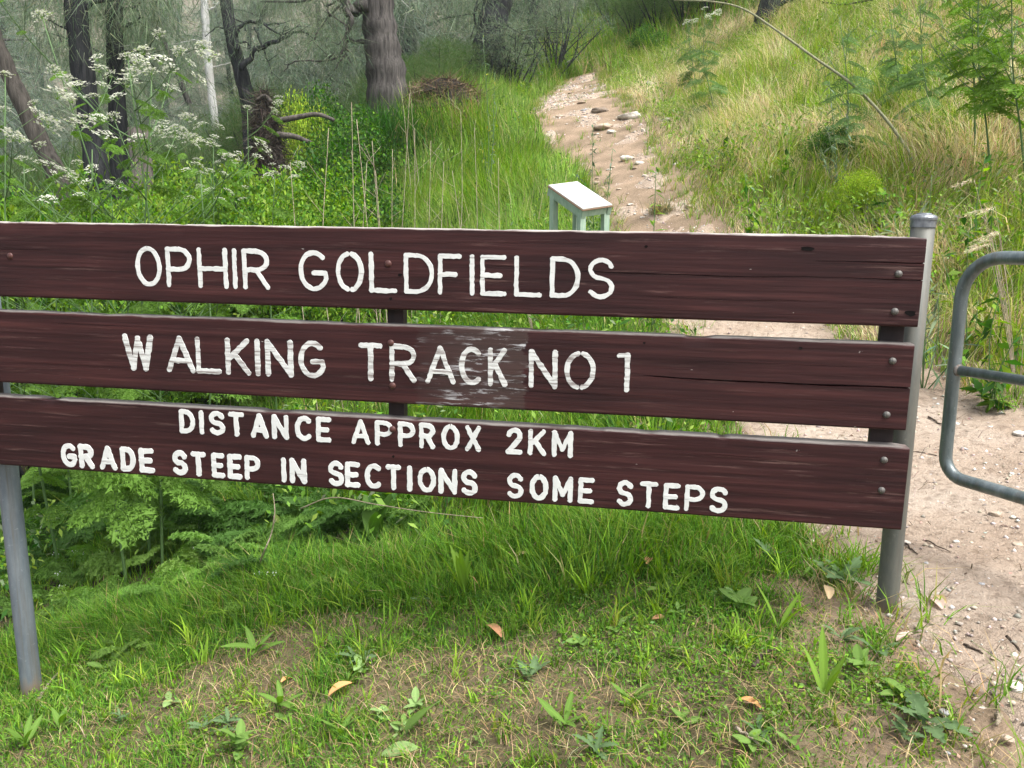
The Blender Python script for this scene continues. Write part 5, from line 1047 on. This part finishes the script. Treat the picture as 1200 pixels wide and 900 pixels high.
fallen(605, 668, 'tan', .8, 'curled tan leaf below the lettering SOME', .3, .05); fallen(757, 678, 'brown', 1.0, 'brown curled leaf below the lettering STEPS', 1.2, .05); fallen(764, 733, 'brown', .8, 'dark brown leaf on the lawn right of centre', .1, .02); fallen(236, 705, 'pink', .9, 'pinkish dry leaf under the ferny clumps', .7, .05); fallen(330, 808, 'orange', .8, 'orange leaf right of the worn soil', 1.1, .02); fallen(1104, 722, 'pink', 1.1, 'pale bark chip on the dirt path right of the capped post', 1.5, .02); fallen(1108, 716, 'tan', .7, 'pale curled leaf on the dirt path by the bark chip', 1.7, .02); fallen(1050, 760, 'pink', .9, 'pinkish leaf on the dirt rim below the capped post', .3, .02)
def stick(pp, r, mat, label, lift=.010, name='stick'):
    P = [np.array(hit(x, y, 1.0)) + np.array((0, 0, lift)) for x, y in pp]; b0 = P[0]; b = MB(); q = [p - b0 for p in spline(P, 4)]; q = [p + rng.normal(0, r * .4, 3) for p in q]; b.tube(q, list(np.linspace(r, r * .5, len(q))), 6, rough=.1); tag(obj(name, b.mesh(name, True), mat, None, tuple(b0)), label, 'stick')
stick(((44, 828), (58, 808), (72, 790), (80, 782)), .006, M['twig_pale'], 'pale bent root at the foot of the muddy post', .02)
stick(((882, 792), (895, 780), (908, 770)), .007, M['twig'], 'short grey stick on the bare patch', .03); stick(((862, 862), (875, 872), (888, 882)), .005, M['twig_pale'], 'short straw-coloured stick near the bottom border', .02)
stick(((1128, 761), (1140, 766), (1152, 773)), .004, M['twig'], 'dark short twig alone on the dirt path', .014); stick(((1180, 752), (1192, 768), (1199, 778)), .004, M['twig'], 'dark twig at the right border of the dirt path', .014); stick(((1058, 687), (1066, 692), (1080, 700)), .0035, M['twig'], 'thin dark twig touching the capped post', .014)
stick(((1060, 640), (1068, 648), (1075, 656)), .0035, M['twig'], 'thin twig on the path right of the bottom plank', .014); stick(((1085, 638), (1100, 646), (1112, 652)), .003, M['twig'], 'faint thin twig on the path below the gate corner', .014); stick(((1070, 533), (1082, 536), (1097, 539)), .004, M['twig'], 'dark twig between the bottom plank and the gate', .014); stick(((1088, 494), (1098, 500), (1110, 505)), .005, M['twig'], 'dark twig beside the gate upright', .016); stick(((1140, 482), (1150, 484), (1162, 484)), .009, M['twig_pale'], 'flat pale stick at the grass edge beyond the gate', .016); stick(((1168, 842), (1169, 852), (1168, 858)), .008, M['twig_pale'], 'stubby pale stick near the white stone', .016)
q0 = Vector(W(372, 578, 2.95)); stalk('straw_stem', [W(352, 596, 3.05), W(390, 583, 2.95), W(440, 591, 2.9), W(500, 600, 2.85), W(566, 607, 2.85)], .0028, M['twig_pale'], 'long pale straw caught in the grass below the bottom plank', 'straw')
stalk('dead_stem', [np.array(hit(302, 668)), W(308, 650, 2.95), W(318, 625, 2.95), W(322, 600, 2.95), W(320, 578, 3.0)], .0035, M['twig_pale'], 'pale dead stem leaning in the grass below the word STEEP', 'dead stem', None, 2, .05)
# ------------------------------------------------------------------ stones
def stone(px, py, wpx, kind, label, flat=.55, group=None, sink=.48):
    p = hit(px, py, 1.0); r = wpx / F * p.y / 2; p.z -= .012 * (p.y > 7) + r * flat * .18; bm = bmesh.new(); bmesh.ops.create_icosphere(bm, subdivisions=3, radius=1); sd = random.randrange(999); k = Vector((random.uniform(.8, 1.2), random.uniform(.7, 1.1), flat))
    for v in bm.verts:
        q = v.co; f = 1 + .75 * (float(fbm(np.array([q.x * 1.6 + sd]), np.array([q.y * 1.6 + q.z * 2.1]), sd)[0]) - .5); v.co = Vector((q.x * k.x, q.y * k.y, q.z * k.z)) * (r * f)
        v.co.z = min(v.co.z, r * flat * .6 + v.co.x * .2)
    me = bpy.data.meshes.new('stone'); bm.to_mesh(me); bm.free(); me.polygons.foreach_set('use_smooth', np.ones(len(me.polygons), bool)); o = obj('stone', me, M[kind], None, p + Vector((0, 0, .012 + r * flat * (1 - sink * 1.6)))); o.rotation_euler.z = random.uniform(0, 6.28); tag(o, label, 'stone', group)
for a in ((1190, 812, 20, 'stone_pale', 'white stone in the dirt near the bottom right corner'), (1180, 872, 15, 'stone_tan', 'tan stone below the white stone'), (1166, 606, 15, 'stone_tan', 'round pinkish stone on the path below the gate'), (1192, 644, 14, 'stone_tan', 'rough stone at the right border below the gate'), (1194, 512, 16, 'stone_pale', 'white stone at the right border behind the gate'), (1062, 640, 9, 'stone_pale', 'pale stone beside the capped post'), (1197, 690, 9, 'stone_tan', 'small stone at the right border'), (1105, 840, 12, 'stone_grey', 'grey stone at the grass rim near the lower thistle'),
          (737, 138, 30, 'stone_pale', 'broad flat pale rock at the bend of the upper path', .4), (717, 156, 11, 'stone_pale', 'small pale stone in the middle of the upper path'), (737, 188, 17, 'stone_pale', 'rounded cream rock on the path above the tussock'), (750, 192, 11, 'stone_pale', 'pale stone touching the rounded cream rock'), (764, 100, 15, 'stone_grey', 'grey rock in the grass right of the upper path'), (737, 113, 9, 'stone_grey', 'bluish grey stone above the flat pale rock'), (779, 142, 13, 'stone_pale', 'white rock in the grass right of the flat pale rock'), (791, 193, 8, 'stone_pale', 'small white stone at the right edge of the path'), (809, 243, 14, 'stone_tan', 'flat tan stone right of the path tussock', .3), (682, 121, 12, 'stone_tan', 'tan rock in the path, leftmost of the upper ones', .4), (687, 131, 14, 'stone_grey', 'flat grey rock below the leftmost tan rock', .35), (706, 150, 26, 'stone_tan', 'long tan rock step across the upper path', .3), (703, 131, 22, 'stone_dark', 'dark rock ledge across the upper path', .4), (668, 110, 6, 'stone_dark', 'small dark stone at the top of the path'), (655, 138, 9, 'stone_tan', 'tan stone at the left edge of the upper path'), (700, 215, 9, 'stone_tan', 'tan stone on the path behind the stand')):
    stone(*a[:5], *(a[5:]))
gs = 'pebbles lying on the near dirt path'
for px, py in ((1085, 665), (1100, 700), (1120, 640), (1150, 690), (1135, 720), (1175, 740), (1160, 800), (1120, 810), (1075, 740), (1095, 770), (1140, 850), (1185, 560), (1150, 590), (1090, 560), (1080, 600), (1130, 530), (1170, 530), (1075, 480), (1095, 470), (1120, 500), (1160, 505), (1130, 880), (1110, 890), (1160, 875)): stone(px, py, random.uniform(4, 8), random.choice(('stone_tan', 'stone_pale', 'stone_grey')), 'small pebble on the near dirt path', .6, gs)
gs = 'small stones on the upper path'
for k in range(46):
    y_ = random.uniform(96, 262); cx, hw = np.interp(y_, (92, 120, 150, 200, 268), (690, 670, 700, 730, 778)), np.interp(y_, (92, 120, 150, 200, 268), (32, 46, 55, 36, 52)); stone(cx + random.uniform(-1, 1) * hw, y_, random.uniform(3, 7), random.choice(('stone_tan', 'stone_pale', 'stone_tan')), 'small stone on the upper path', .45, gs)
# white-topped marker at the head of the path
mp = hit(664, 91, 10); mk = tag(empty('track_marker', mp), 'small green marker post with a white tilted top at the head of the path', 'marker post')
b = MB(); b.box((0, 0, .14), (.05, .05, .34)); obj('post', b.mesh('post', bevel=.004), M['sage'], mk); b = MB(); b.box((.05, 0, .33), (.22, .16, .018), Matrix.Rotation(-.45, 3, 'Y')); obj('panel', b.mesh('panel', bevel=.003), M['panel'], mk)
# stump in the gully
sp_ = gp(178, 12.5); so_ = tag(empty('tree_stump', sp_), 'short grey-brown stump right of the dark trunk pair', 'stump'); b = MB(); b.tube([(0, 0, -.1), (0, 0, .9), (.02, 0, W(178, 150, 12.5)[2] - sp_[2])], [.2, .17, .15], 14, rough=.08); obj('trunk', b.mesh('trunk', True), M['bark_brown'], so_)
#@@PART5
# ------------------------------------------------------------------ thin moist air over the gully
b = MB(); b.box((0, 40, 26), (300, 260, 80)); hz = obj('haze', b.mesh('haze')); hz['kind'] = 'stuff'; hz['label'] = 'thin pale haze in the air over the gully'; hz['category'] = 'haze'
t = NT('haze_air'); t.n.remove(t.b); v = t.n.new('ShaderNodeVolumePrincipled'); v.inputs['Color'].default_value = (.86, .93, 1, 1); v.inputs['Density'].default_value = 0.0007; v.inputs['Anisotropy'].default_value = 0.2
t.link(v.outputs[0], t.n['Material Output'].inputs['Volume']); hz.data.materials.append(t.m)
SC.cycles.volume_bounces = 1
